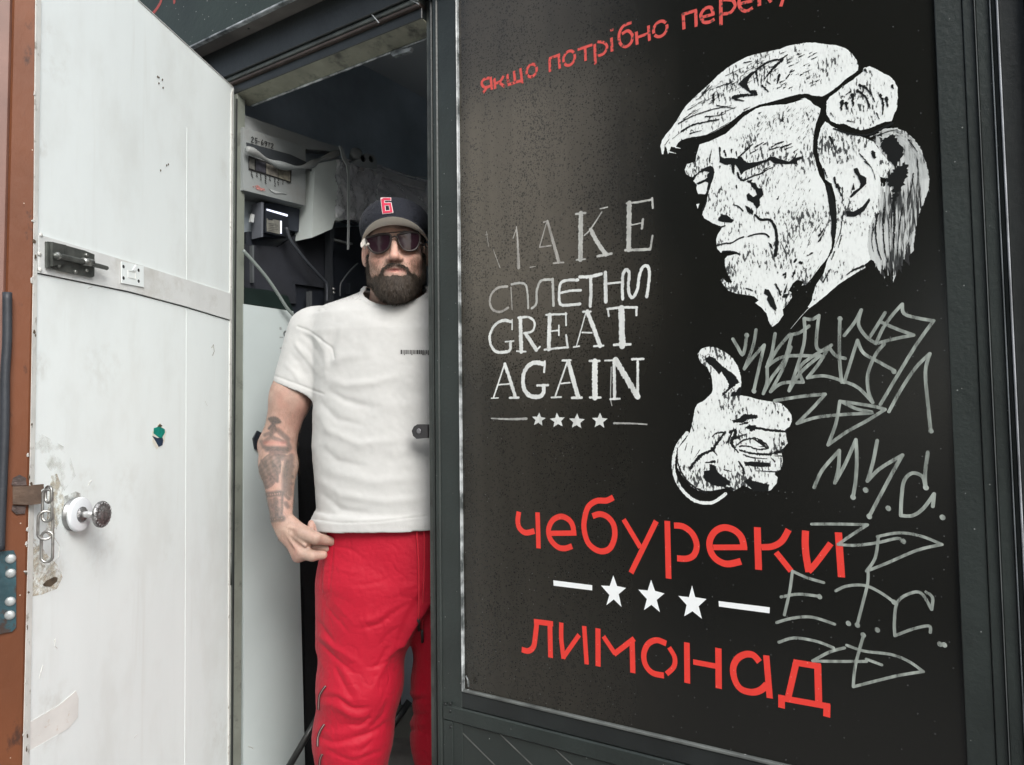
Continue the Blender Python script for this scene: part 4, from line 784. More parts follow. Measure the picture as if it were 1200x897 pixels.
b = MB(); b.extr([Pp(u, v, .012) for u, v in KB([(190,206),(270,198),(272,225),(255,235),(262,318),(190,328)])], FH*.005); b.build('bracket_tab', br_m, br)
for pl2 in ([(70,200),(80,160),(120,140),(160,160),(165,205),(80,208)], [(75,330),(160,333),(155,380),(100,385),(72,360)]):
    b = MB(); b.extr([Pp(u, v, .004) for u, v in KB(pl2)], FH*.0035); b.build('weld', mat('weld_burn_steel', (.07, .05, .045), .6, .3, var=.5, vscale=60, bump=.003, bscale=90), br)
# chain hanging from the bracket, each link a part
chain_m = mat('galvanised_chain', (.42, .42, .40), .32, .85, var=.3, vscale=60)
c0 = Pp(*KB([(285, 250)])[0], .016)
chain = empty('chain', tuple(c0), 'short galvanised chain hanging from the bracket on the rusty post', 'chain')
def linkm(cu, cv, hw, hh, tilt, r=.0028):
    c_ = Pp(*KB([(cu, cv)])[0], .016); s_ = 5.273*880/(s0); hw /= s_; hh /= s_; e = RH*math.cos(tilt)-FH*math.sin(tilt)
    pts = []
    for a in np.linspace(0, 2*math.pi, 28, endpoint=False):
        x = hw*math.cos(a); z = (hh-hw)*np.sign(math.sin(a))*min(1, abs(math.sin(a))*6)+hw*math.sin(a); pts.append(c_+e*x+ZZ*z)
    m_ = MB(); m_.tube(pts, r, 8, closed=True); return m_.build('link', chain_m, chain, True)
linkm(292, 330, 24, 82, .5); linkm(281, 452, 33, 72, .0); linkm(290, 585, 27, 78, .35); linkm(300, 262, 24, 42, 1.0)
# dark rubber hose at the far left
hose_m = mat('dark_blue_grey_rubber', (.035, .04, .048), .5, var=.2, bump=.001)
b = MB(); hp_ = [Pp(u, v, .016) for u, v in ((8.5, 343), (8.3, 400), (6.0, 440), (5.5, 500), (3.2, 560), (1.5, 600), (0, 645))]; b.tube([np.array(p) for p in cr(hp_, 5)], .0085, 12)
hz = b.build('rubber_hose', hose_m, None, True, tuple(hp_[-1])); tag(hz, 'dark grey rubber hose running down the rusty post at the left edge', 'hose')
FH = FD; RH = RD
# ------------------------------------------------------------------ things inside the kiosk, on its left wall
def W_(u, v, o=0.0): return PX(u, v, XW+.0+o)
SB = Z((280, 130), 4.986)
def slab(cv, pts, front, thick, name, mt, par, smooth=False):
    b = MB(); b.extr([W_(u, v, front) for u, v in cv(pts)], (-thick, 0, 0)); return b.build(name, mt, par, smooth)
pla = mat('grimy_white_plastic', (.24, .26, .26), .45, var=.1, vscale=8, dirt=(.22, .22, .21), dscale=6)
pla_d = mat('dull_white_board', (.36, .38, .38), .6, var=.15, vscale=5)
c_ = W_(322, 190, .05)
mbx = empty('meter_box', tuple(c_), 'grimy white electricity meter box numbered 25-6972 high on the inner wall', 'meter box')
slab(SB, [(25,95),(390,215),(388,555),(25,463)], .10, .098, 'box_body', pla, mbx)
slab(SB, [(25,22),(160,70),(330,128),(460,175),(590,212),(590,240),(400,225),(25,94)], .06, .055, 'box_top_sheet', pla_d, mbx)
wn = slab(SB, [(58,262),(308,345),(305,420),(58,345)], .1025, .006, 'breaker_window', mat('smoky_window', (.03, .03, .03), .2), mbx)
for x0, x1, cc in ((62,92,(.12,.12,.11)), (160,228,(.16,.15,.13)), (232,300,(.2,.19,.15)), (100,155,(.04,.04,.05))):
    y0 = lambda x: 266+(x-58)*.33
    slab(SB, [(x0,y0(x0)+8),(x1,y0(x1)+8),(x1,y0(x1)+68),(x0,y0(x0)+68)], .1045, .001, 'breaker', mat('breaker_plastic', cc, .5, var=.4, vscale=70), wn)
slab(SB, [(45,185),(300,255),(460,330),(485,365),(470,378),(380,330),(200,285),(120,262),(48,215)], .1035, .003, 'cover_flap', mat('dark_flap', (.035, .04, .045), .5), mbx)
slab(SB, [(175,455),(280,490),(255,482),(215,483),(190,470)], .1030, .003, 'box_notch', pla_d, mbx)
TX = MB()
def wl(pts, w_, cv=SB, o=.1034, acc=None):                        # text strokes on the wall-parallel face
    P_ = [W_(u, v, o) for u, v in cv(pts)]
    for a, c2 in zip(P_[:-1], P_[1:]):
        d = c2-a; d = d/(np.linalg.norm(d)+1e-9); nn = np.cross(d, (1, 0, 0)); hw_ = w_/4.986/880*2.5/2
        (acc or TX).add([a+nn*hw_-d*hw_*.5, c2+nn*hw_+d*hw_*.5, c2-nn*hw_+d*hw_*.5, a-nn*hw_-d*hw_*.5], [(0, 1, 2, 3)])
for s_ in ([(72,158),(80,153),(86,160),(78,172),(72,182),(88,186)], [(108,162),(96,160),(95,172),(106,176),(106,188),(94,188)], [(113,180),(120,182)], [(140,170),(131,182),(131,196),(141,198),(143,188),(132,187)], [(162,182),(152,179),(150,188),(160,194),(163,182),(161,200),(155,207)], [(168,186),(183,190)], [(176,189),(175,210)], [(188,194),(197,193),(201,200),(193,210),(187,216),(200,220)]): wl(s_, 5)
def wlr(s_): 
    for i in range(len(s_)): wl(s_[i], 4)
for i, x in enumerate((77, 105, 128, 155, 181, 210, 230, 257)):
    y = 352+(x-77)*.30
    for j in range(2 if i % 3 == 1 else 4 if i % 2 else 3):
        wl([(x-2+rng.uniform(-3, 3), y+4+j*13), (x+2+rng.uniform(-3, 3), y+12+j*13)], 6)
wl([(278,415),(290,422),(303,418)], 5); wl([(288,405),(300,410)], 5)
TX.build('marker_writing', mat('black_marker', (.015, .015, .015), .6), mbx)
slab(SB, [(80,440),(110,435),(130,450),(150,455),(155,470),(120,465),(90,452)], .1027, .002, 'red_smear', mat('pink_smear', (.5, .22, .2), .6, alpha=(60, .4, .6, 0, .6)), mbx)
b = MB(); b.tube(cr([W_(u, v, .125) for u, v in SB([(45,225),(100,250),(170,290),(240,318),(320,332),(390,326),(440,305),(475,285),(540,262),(590,240)])], 5), [.010+.004*math.sin(i*.5) for i in range(46)], 10)
o_ = b.build('conduit', pla, None, True, tuple(W_(320, 196, .125))); tag(o_, 'white corrugated cable looping across the meter box', 'cable')
wd_m = mat('dusty_wood', (.17, .11, .075), .7, var=.25, vscale=20, vstretch=(1, 1, .2))
o_ = slab(SB, [(398,362),(443,378),(425,715),(388,700),(390,560)], .07, .05, 'wooden_batten', wd_m, None); tag(o_, 'brown wooden batten between the meter box and the wrapped white unit', 'batten')
# wrapped white unit
unit = empty('wrapped_unit', tuple(W_(430, 240, .1)), 'large white appliance under clear plastic wrap behind the man', 'appliance')
slab(SB, [(445,310),(600,282),(610,640),(560,640),(545,690),(425,742)], .12, .09, 'unit_side', mat('dull_grey_white_panel', (.55, .60, .58), .5, var=.15, vscale=5), unit)
slab(Z((380,160), 8.97), [(110,250),(250,240),(560,300),(860,400),(1300,520),(1400,900),(1100,900),(220,870),(120,830)], .10, .07, 'unit_front', mat('dull_grey_plastic_panel', (.86, .86, .87), .5, var=.1, vscale=6), unit)
wrap_m = mat('clear_plastic_wrap', (.7, .7, .74), .12, bump=.012, bscale=22, alpha=.42, spec=1.0)
def sheet(cv, quad, o, name, par, n=16, amp=.006):
    Q = [W_(u, v, o) for u, v in cv(quad)]; V = []; Fs = []
    for i in range(n+1):
        for j in range(n+1):
            s_, t_ = i/n, j/n; p = (Q[0]*(1-s_)+Q[1]*s_)*(1-t_)+(Q[3]*(1-s_)+Q[2]*s_)*t_
            V.append(p+np.array([abs(amp*(math.sin(s_*9+t_*4+math.sin(t_*7))+.6*math.sin(t_*13-s_*11+1)+rng.normal(0, .25))), 0, 0]))
    for i in range(n):
        for j in range(n): a = i*(n+1)+j; Fs.append((a, a+1, a+n+2, a+n+1))
    return mesh(name, V, Fs, wrap_m, par, True)
ZW = Z((380,160), 8.97)
sheet(ZW, [(100,240),(600,310),(460,900),(110,860)], .125, 'plastic_wrap', unit, 34, .013); sheet(ZW, [(540,290),(1150,500),(1150,900),(560,640)], .115, 'plastic_wrap', unit, 28, .010)
slab(ZW, [(270,280),(560,330),(860,430),(1060,490),(1060,560),(800,480),(540,400),(270,330)], .135, .02, 'unit_lip', mat('grey_plastic_lip', (.5, .5, .5), .5, var=.2), unit)
b = MB(); b.lathe(W_(*ZW([(335,185)])[0], .13), (.8, -.5, .35), [(-.03, .012), (-.02, .022), (.0, .024), (.010, .022), (.014, .012)], 18)
pg = empty('power_socket', tuple(W_(425, 183, .12)), 'white double power socket on top of the plastic wrapped appliance', 'socket')
b.build('plug', pla, pg, True)
slab(ZW, [(270,280),(400,220),(440,180),(520,195),(550,245),(560,340),(520,345),(380,310)], .15, .04, 'socket_body', pla_d, pg)
for cc in ((405,235), (490,240)):
    b = MB(); b.lathe(W_(*ZW([cc])[0], .15), (1, 0, 0), [(0, .013), (.002, .013), (.002, .011), (-.0, .010)], 16); b.build('socket_hole', mat('socket_recess', (.1, .1, .095), .6), pg)
o_ = slab(ZW, [(160,100),(185,105),(250,260),(268,300),(268,960),(262,1190),(246,1190),(250,960),(248,400),(235,300),(195,240)], .16, .004, 'hanging_strap', pla_d, None); tag(o_, 'pale plastic strap hanging down beside the cap of the man', 'strap')
b = MB(); b.tube([W_(*ZW([p_])[0], .13) for p_ in ((860,412),(950,425),(1050,428),(1150,425))], .0022, 6); o_ = b.build('wire', pla_d, None, False, tuple(W_(490, 207, .13))); tag(o_, 'thin pale wire above the wrapped appliance at the post', 'wire')
# terminal screen, black metalwork, cables
ZQ = Z((285, 240), 6.897)
blk = mat('black_plastic', (.018, .021, .027), .35, var=.2); blk2 = mat('dark_navy_metal', (.022, .028, .042), .5, var=.2)
tm = empty('till_terminal', tuple(W_(320, 258, .08)), 'small black terminal with a painted reflection strip on its glossy screen under the meter box', 'terminal')
slab(ZQ, [(150,-10),(350,-10),(500,60),(550,110),(548,240),(350,200),(330,265),(150,262)], .05, .04, 'terminal_body', blk2, tm)
slab(ZQ, [(145,-20),(165,-18),(160,262),(145,262)], .08, .05, 'terminal_edge', mat('grey_terminal_edge', (.12, .13, .15), .4), tm)
sc_ = slab(ZQ, [(180,20),(365,75),(365,265),(180,225)], .075, .03, 'terminal_screen', blk, tm)
slab(ZQ, [(192,110),(300,130),(300,240),(192,215)], .0775, .002, 'paper_notice', mat('aged_notice_paper', (.16, .16, .14), .6, var=.2, vscale=60), sc_)
for y in range(5): slab(ZQ, [(205,150+y*14),(270+10*(y%2),158+y*14),(270+10*(y%2),160+y*14),(205,152+y*14)], .0785, .0008, 'notice_line', blk, sc_)
slab(ZQ, [(200,85),(242,92),(238,128),(200,120)], .0787, .0008, 'notice_logo', blk, sc_)
lt = bpy.data.materials.new('painted_reflection_bar'); lt.use_nodes = True; pb_ = lt.node_tree.nodes['Principled BSDF']; pb_.inputs['Emission Color'].default_value = (.75, .8, 1, 1); pb_.inputs['Emission Strength'].default_value = .75; pb_.inputs['Base Color'].default_value = (.5, .5, .55, 1)  # glowing bars stand in for a reflection on the screen
slab(ZQ, [(192,34),(360,80),(358,96),(192,46)], .079, .002, 'painted_reflection_bar', lt, sc_); slab(ZQ, [(302,130),(312,132),(311,235),(303,233)], .0788, .002, 'painted_reflection_bar', lt, sc_)
slab(ZQ, [(72,75),(92,82),(85,145),(60,140)], .06, .01, 'small_label', pla_d, tm)
def cable(pts, r, cv, o, m_, label, cat='cable', name='cable'):
    q = [W_(u, v, o) for u, v in cv(pts)]; b = MB(); b.tube(cr(q, 6), r, 8); o2 = b.build(name, m_, None, True, tuple(q[0])); tag(o2, label, cat); return o2
cable([(0,370),(90,470),(190,590),(280,720),(350,830),(410,900)], .0055, ZQ, .12, mat('grey_cable_sheath', (.2, .23, .22), .5), 'grey cable running diagonally down to the man\'s shoulder')
cable([(350,185),(375,270),(410,330),(530,480),(640,600),(675,650),(678,790)], .0055, ZQ, .1, mat('dark_cable_sheath', (.045, .05, .06), .4), 'thin black cable drooping from the terminal')
cable([(925,475),(860,540),(800,620),(785,660),(783,740)], .0032, ZQ, .1, mat('dark_cable_sheath2', (.06, .065, .07), .4), 'thin dark cable left of the bearded face')
rk = empty('metal_rack', tuple(W_(388, 345, .09)), 'black metal rack standing behind the shoulder of the man', 'rack')
slab(ZQ, [(700,130),(745,130),(722,420),(735,890),(700,890),(708,400)], .09, .03, 'rack_post', mat('black_rack_steel', (.03, .033, .038), .35, var=.2), rk)
slab(ZQ, [(748,96),(900,135),(930,150),(930,165),(880,155),(755,112)], .085, .02, 'rack_rail', blk, rk); slab(ZQ, [(735,275),(885,310),(885,325),(740,292)], .085, .02, 'rack_rail', mat('pale_rail', (.14, .15, .15), .4), rk)
slab(ZQ, [(540,700),(556,702),(556,845),(540,845)], .08, .02, 'rack_post', mat('grey_rack_bar', (.07, .075, .08), .5), rk); slab(ZQ, [(860,630),(870,630),(868,715),(858,715)], .08, .02, 'rack_post', blk, rk)
for c2 in ((728,683), (730,712)):
    b = MB(); b.lathe(W_(*ZQ([c2])[0], .092), (1, 0, 0), [(0, .006), (.004, .005), (.006, .003)], 10); b.build('bolt', steel_l, rk, True)
slab(ZQ, [(75,330),(88,330),(88,630),(76,630)], .05, .02, 'rack_post', mat('grey_rack_bar2', (.09, .1, .105), .5), rk)
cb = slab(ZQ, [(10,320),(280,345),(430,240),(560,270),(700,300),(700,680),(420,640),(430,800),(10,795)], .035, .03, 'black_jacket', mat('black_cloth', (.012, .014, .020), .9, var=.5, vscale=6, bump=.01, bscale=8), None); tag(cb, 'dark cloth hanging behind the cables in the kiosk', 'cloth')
dk_ = slab(idt, [(288,272),(500,262),(500,480),(288,480)], .022, .018, 'dark_shade_sheet', mat('dark_shade_colour', (.014, .017, .024), .5, var=.3), None); tag(dk_, 'dark sheet standing in for shade behind the cables and rack on the inner wall', 'shade sheet')  # added dark sheet: shade over the pale wall put in as colour
grn = slab(ZQ, [(5,670),(200,690),(360,740),(410,870),(10,800)], .045, .03, 'green_tray', mat('dark_green_plastic', (.005, .013, .011), .5), None); tag(grn, 'dark green tray on top of the white cooler panel', 'tray')
# white cooler
ZF = Z((280, 350), 9.97)
cool = empty('drinks_cooler', tuple(W_(320, 897, .05)), 'white drinks cooler standing inside the doorway left of the man', 'cooler')
zc = [W_(285.5, 356.5, .09), W_(343.8, 365, .09), W_(357.5, 897, .09), W_(285.5, 897, .09)]
low = zc[2]+(zc[2]-zc[1])*((zc[2][2]-.2)/(zc[1][2]-zc[2][2])); low0 = zc[3].copy(); low0[2] = .2; low[2] = .2
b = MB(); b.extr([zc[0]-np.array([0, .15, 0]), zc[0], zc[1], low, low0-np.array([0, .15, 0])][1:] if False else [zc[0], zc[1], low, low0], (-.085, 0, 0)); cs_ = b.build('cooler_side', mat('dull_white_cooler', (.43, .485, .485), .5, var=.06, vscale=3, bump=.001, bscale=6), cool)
T9 = MB(); 
def ring(cx, cy, r_): wl([(cx+r_*math.cos(a), cy+r_*1.15*math.sin(a)) for a in np.linspace(0, 2*math.pi, 13)], 9, ZF, .0906, T9)
ring(548, 412, 24); ring(552, 512, 24); wl([(480,352),(492,350)], 16, ZF, .0906, T9); wl([(478,455),(515,455)], 8, ZF, .0906, T9); wl([(480,580),(545,580),(560,560)], 8, ZF, .0906, T9)
T9.build('cooler_lettering', mat('faded_grey_letters', (.28, .30, .30), .6), cs_)
b = MB(); b.tube([W_(u, v, .092) for u, v in ((291,875),(295,876),(297,878))], .001, 4); b.build('mark', thin, cs_)
# black fabric behind the arm and poles
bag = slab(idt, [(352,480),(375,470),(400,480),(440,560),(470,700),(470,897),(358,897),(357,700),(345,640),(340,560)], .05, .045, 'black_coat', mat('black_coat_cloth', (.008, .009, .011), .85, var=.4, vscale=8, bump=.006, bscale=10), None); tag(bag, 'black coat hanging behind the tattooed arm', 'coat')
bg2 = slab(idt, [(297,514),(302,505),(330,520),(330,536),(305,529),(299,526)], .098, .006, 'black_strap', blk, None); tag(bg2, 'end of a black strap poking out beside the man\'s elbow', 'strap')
b = MB(); b.tube([W_(335, 905, .16), W_(380, 828, .2)], .011, 10); o_ = b.build('black_pole', mat('black_pole_paint', (.02, .022, .022), .35), None, True, tuple(W_(335, 905, .16))); tag(o_, 'black slanting pole left of the red trousers', 'pole')
pq = [PD(448, 868, 2.75), PD(480, 822, 2.8)]; b = MB(); b.tube(pq, .013, 10); o_ = b.build('black_pole', mat('black_pole_paint2', (.025, .028, .028), .35), None, True, tuple(pq[0])); tag(o_, 'black slanting pole seen between the red trouser legs', 'pole')
b = MB(); b.frame(PD(470, 897, 2.95), RH, FH, ZZ, (-.12, -.01, -.12), (.4, .02, .22)); o_ = b.build('grey_crate', mat('grey_crate_board', (.10, .105, .095), .7, var=.2), None, False, tuple(PD(470, 897, 2.95))); tag(o_, 'dull grey board standing low behind the red trouser legs', 'board')
# ------------------------------------------------------------------ across the street (seen mirrored in the panel)
bw = mat('tan_render', (.34, .26, .18), .85, var=.12, vscale=.8, bump=.01, bscale=6); glass = mat('dark_window_glass', (.02, .025, .03), .08); tr_m = mat('pale_window_trim', (.45, .43, .38), .7)
def building(x0, x1, y, h, m_, label, floors):
    o2 = empty('building', ((x0+x1)/2, y, -.12), label, 'building')
    b = MB(); b.box(x0, x1, y-9, y, -.12, h); b.build('wall', m_, o2); b = MB(); b.box(x0-.3, x1+.3, y-9.2, y+.35, h+.002, h+.4); b.build('roof', tr_m, o2)
    nx = int((x1-x0)/2.6)
    for f_ in range(floors):
        for i in range(nx):
            cx = x0+(i+.5)*(x1-x0)/nx; z = .8+f_*3.0
            b = MB(); b.box(cx-.6, cx+.6, y+.001, y+.08, z, z+1.7); wv = b.build('window', tr_m, o2); b = MB(); b.box(cx-.5, cx+.5, y+.081, y+.09, z+.1, z+1.6); b.build('pane', glass, wv)
building(-22, -10.5, -15, 6.6, bw, 'tan two storey building across the street with pale window trim', 2)
building(-9.5, -3.6, -17, 5.2, mat('grey_render', (.2, .2, .19), .85, var=.12), 'grey low building across the street beside the trees', 1)
leaf = mat('dark_foliage', (.045, .07, .03), .7, var=.4, vscale=3)
bark = mat('bark', (.08, .06, .045), .9)
def tree(x, y, h, r_, label):
    t = empty('tree', (x, y, -.12), label, 'tree', 'trees across the street')
    b = MB(); b.tube([(x, y, -.12), (x+.1, y, h*.4), (x, y+.1, h*.75)], [.22, .15, .05], 8)
    for i in range(7): a = i*.9; b.tube([(x, y, h*(.35+.05*i)), (x+r_*.6*math.cos(a), y+r_*.6*math.sin(a), h*(.5+.06*i))], [.07, .02], 6)
    b.build('trunk', bark, t, True)
    n = 3600; d = rng.normal(size=(n, 3)); d /= np.linalg.norm(d, axis=1)[:, None]; rad = r_*rng.uniform(.25, 1, n)**.5
    cl = rng.normal(size=(26, 3)); cl /= np.linalg.norm(cl, axis=1)[:, None]; cc = cl*r_*.75
    c3 = cc[rng.integers(0, 26, n)]+d*rad[:, None]*.45; c3 = c3*np.array([1, 1, 1.15])+np.array([x, y, h*.66])
    e1 = rng.normal(size=(n, 3))*.13; e2 = rng.normal(size=(n, 3))*.13
    V = np.stack([c3-e1, c3+e2, c3+e1, c3-e2], 1).reshape(-1, 3); Fs = np.arange(n*4).reshape(-1, 4)
    mesh('crown', V, Fs, leaf, t)
for (x, y, h, r_, l) in ((-2.6, -8.5, 8, 2.8, 'dark leafy street tree nearest the grey building'), (2.6, -9.5, 8.5, 3.1, 'broad dark street tree straight across from the kiosk'), (7.5, -9.0, 7.6, 2.7, 'smaller dark street tree at the right end of the row')): tree(x, y, h, r_, l)
# ------------------------------------------------------------------ the man: implicit surfaces meshed by surface nets
def q(u, v, b_):
    d = ray(u, v); k = b_/float(d@FH); p = CAM+d*k; return np.array([(p-CAM)@RH, b_, p[2]])
def toW(L): L = np.asarray(L); return CAM*np.array([1, 1, 0])+L[:, :1]*RH+L[:, 1:2]*FH+L[:, 2:]*ZZ
def smin(a, b_, k):
    h = np.clip(.5+.5*(b_-a)/k, 0, 1); return b_*(1-h)+a*h-k*h*(1-h)
def ell(P, c, r, R=None):
    p = P-np.asarray(c, np.float32)
    if R is not None: p = p@np.asarray(R, np.float32)
    r = np.asarray(r, np.float32); k0 = np.sqrt(((p/r)**2).sum(1)); k1 = np.sqrt(((p/(r*r))**2).sum(1))+1e-9
    return k0*(k0-1)/k1
def cap(P, a, b_, ra, rb, fl=None):
    a = np.asarray(a, np.float32); b_ = np.asarray(b_, np.float32); ab = b_-a; pa = P-a
    h = np.clip((pa@ab)/float(ab@ab), 0, 1); d = pa-h[:, None]*ab
    if fl is not None: fl = np.asarray(fl, np.float32); n_, s_ = fl[:3], fl[3]; t = d@n_; d = d+(t*(1/s_-1))[:, None]*n_
    return np.sqrt((d*d).sum(1))-(ra+(rb-ra)*h)
def rotx(a): c, s_ = math.cos(a), math.sin(a); return np.array([[1, 0, 0], [0, c, -s_], [0, s_, c]])
def rotz(a): c, s_ = math.cos(a), math.sin(a); return np.array([[c, -s_, 0], [s_, c, 0], [0, 0, 1]])
def roty(a): c, s_ = math.cos(a), math.sin(a); return np.array([[c, 0, s_], [0, 1, 0], [-s_, 0, c]])
def surf(fn, lo, hi, h):
    lo = np.array(lo, np.float32); hi = np.array(hi, np.float32); B = 8; nb = np.ceil((hi-lo)/h/B).astype(int); N = nb*B
    Dv = np.empty(N, np.float32); bi = np.stack(np.meshgrid(*[np.arange(n) for n in nb], indexing='ij'), -1).reshape(-1, 3)
    dc = fn((lo+(bi*B+(B-1)/2)*h).astype(np.float32)); D6 = Dv.reshape(nb[0], B, nb[1], B, nb[2], B)
    D6[:] = np.where(dc > 0, 1, -1).astype(np.float32).reshape(nb[0], 1, nb[1], 1, nb[2], 1)
    act = np.abs(dc) < B*h*1.35; ab = bi[act]; loc = np.stack(np.meshgrid(*[np.arange(B)]*3, indexing='ij'), -1).reshape(-1, 3)
    for s_ in range(0, len(ab), 1500):
        c = ab[s_:s_+1500]; g_ = (c[:, None, :]*B+loc[None]).reshape(-1, 3); Dv[g_[:, 0], g_[:, 1], g_[:, 2]] = fn((lo+g_*h).astype(np.float32))
    S_ = Dv < 0; n0, n1, n2 = N-1
    cnt = np.zeros((n0, n1, n2), np.int8)
    for i in (0, 1):
        for j in (0, 1):
            for k in (0, 1): cnt += S_[i:i+n0, j:j+n1, k:k+n2]
    A = (cnt > 0) & (cnt < 8); idx = np.argwhere(A); ID = np.full((n0, n1, n2), -1, np.int64); ID[A] = np.arange(len(idx))
    cor = [(i, j, k) for i in (0, 1) for j in (0, 1) for k in (0, 1)]
    dv = {c: Dv[idx[:, 0]+c[0], idx[:, 1]+c[1], idx[:, 2]+c[2]] for c in cor}
    acc = np.zeros((len(idx), 3)); cn = np.zeros(len(idx))
    for c in cor:
        for ax in range(3):
            if c[ax]: continue
            e = list(c); e[ax] = 1; e = tuple(e); a_, b_ = dv[c], dv[e]; m = (a_ < 0) != (b_ < 0)
            t = np.where(m, a_/np.where(m, a_-b_, 1), 0); p = np.tile(np.array(c, float), (len(idx), 1)); p[:, ax] += t
            acc[m] += p[m]; cn += m
    V = lo+(idx+acc/cn[:, None])*h; Q = []
    for ax in range(3):
        o1, o2 = [(1, 2), (2, 0), (0, 1)][ax]
        sl0 = [slice(1, n) for n in (n0, n1, n2)]; sl0[ax] = slice(0, (n0, n1, n2)[ax]); s1_ = list(sl0); s1_[ax] = slice(1, (n0, n1, n2)[ax]+1)
        a_ = S_[tuple(sl0)]; b_ = S_[tuple(s1_)]; e = np.argwhere(a_ != b_); fl = a_[e[:, 0], e[:, 1], e[:, 2]]
        base = e.copy(); 
        for d_ in (0, 1, 2):
            if d_ != ax: base[:, d_] += 1
        def gid(d1, d2): c = base.copy(); c[:, o1] -= d1; c[:, o2] -= d2; return ID[c[:, 0], c[:, 1], c[:, 2]]
        f4 = np.stack([gid(1, 1), gid(0, 1), gid(0, 0), gid(1, 0)], 1); f4[~fl] = f4[~fl][:, ::-1]; Q.append(f4)
    return V, np.concatenate(Q)
def vnoise(P, sc, seed=0):
    P = np.asarray(P, float)*sc+seed*17.3; i = np.floor(P).astype(np.int64); f = P-i; f = f*f*(3-2*f); out = np.zeros(len(P))
    for dx in (0, 1):
        for dy in (0, 1):
            for dz in (0, 1):
                h = (i[:, 0]+dx)*374761393+(i[:, 1]+dy)*668265263+(i[:, 2]+dz)*2147483647; h = (h ^ (h >> 13))*1274126177; h = ((h ^ (h >> 16)) & 0xffff)/65535.
                out += h*(f[:, 0] if dx else 1-f[:, 0])*(f[:, 1] if dy else 1-f[:, 1])*(f[:, 2] if dz else 1-f[:, 2])
    return out*2-1
def vnormals(V, Q):
    n = np.cross(V[Q[:, 2]]-V[Q[:, 0]], V[Q[:, 3]]-V[Q[:, 1]]); out = np.zeros_like(V)
    for k in range(4):
        for d_ in range(3): out[:, d_] += np.bincount(Q[:, k], n[:, d_], len(V))
    return out/(np.linalg.norm(out, axis=1)[:, None]+1e-12)
def relax(V, Q, n=1, lam=.5):
    E = np.concatenate([Q[:, [0, 1]], Q[:, [1, 2]], Q[:, [2, 3]], Q[:, [3, 0]]])
    for _ in range(n):
        s_ = np.zeros_like(V); c = np.bincount(E[:, 0], minlength=len(V))+np.bincount(E[:, 1], minlength=len(V))
        for d_ in range(3): s_[:, d_] = np.bincount(E[:, 0], V[E[:, 1], d_], len(V))+np.bincount(E[:, 1], V[E[:, 0], d_], len(V))
        V = V*(1-lam)+lam*s_/np.maximum(c, 1)[:, None]
    return V
def qmesh(name, L, Q, mt, parent, colors=None):
    W = toW(L)-off(parent); me = bpy.data.meshes.new(name); me.vertices.add(len(W)); me.vertices.foreach_set('co', W.ravel().astype(np.float32))
    me.loops.add(Q.size); me.loops.foreach_set('vertex_index', Q.ravel().astype(np.int32)); me.polygons.add(len(Q))
    me.polygons.foreach_set('loop_start', np.arange(0, Q.size, Q.shape[1], dtype=np.int32)); me.polygons.foreach_set('loop_total', np.full(len(Q), Q.shape[1], np.int32))
    me.polygons.foreach_set('use_smooth', np.ones(len(Q), bool)); me.update(calc_edges=True); me.validate()
    if colors is not None:
        at = me.attributes.new('Col', 'FLOAT_COLOR', 'POINT'); at.data.foreach_set('color', np.concatenate([colors, np.ones((len(colors), 1))], 1).astype(np.float32).ravel())
    me.materials.append(mt); o = bpy.data.objects.new(name, me); link(o, parent); return o
BM = 2.19                                                        # depth of the body axis
root_p = toW([q(480, 450, BM)])[0]; root_p[2] = .2
man = empty('person', tuple(root_p), 'bearded man in dark cap, sunglasses, white t-shirt and red trousers standing in the kiosk doorway', 'person')
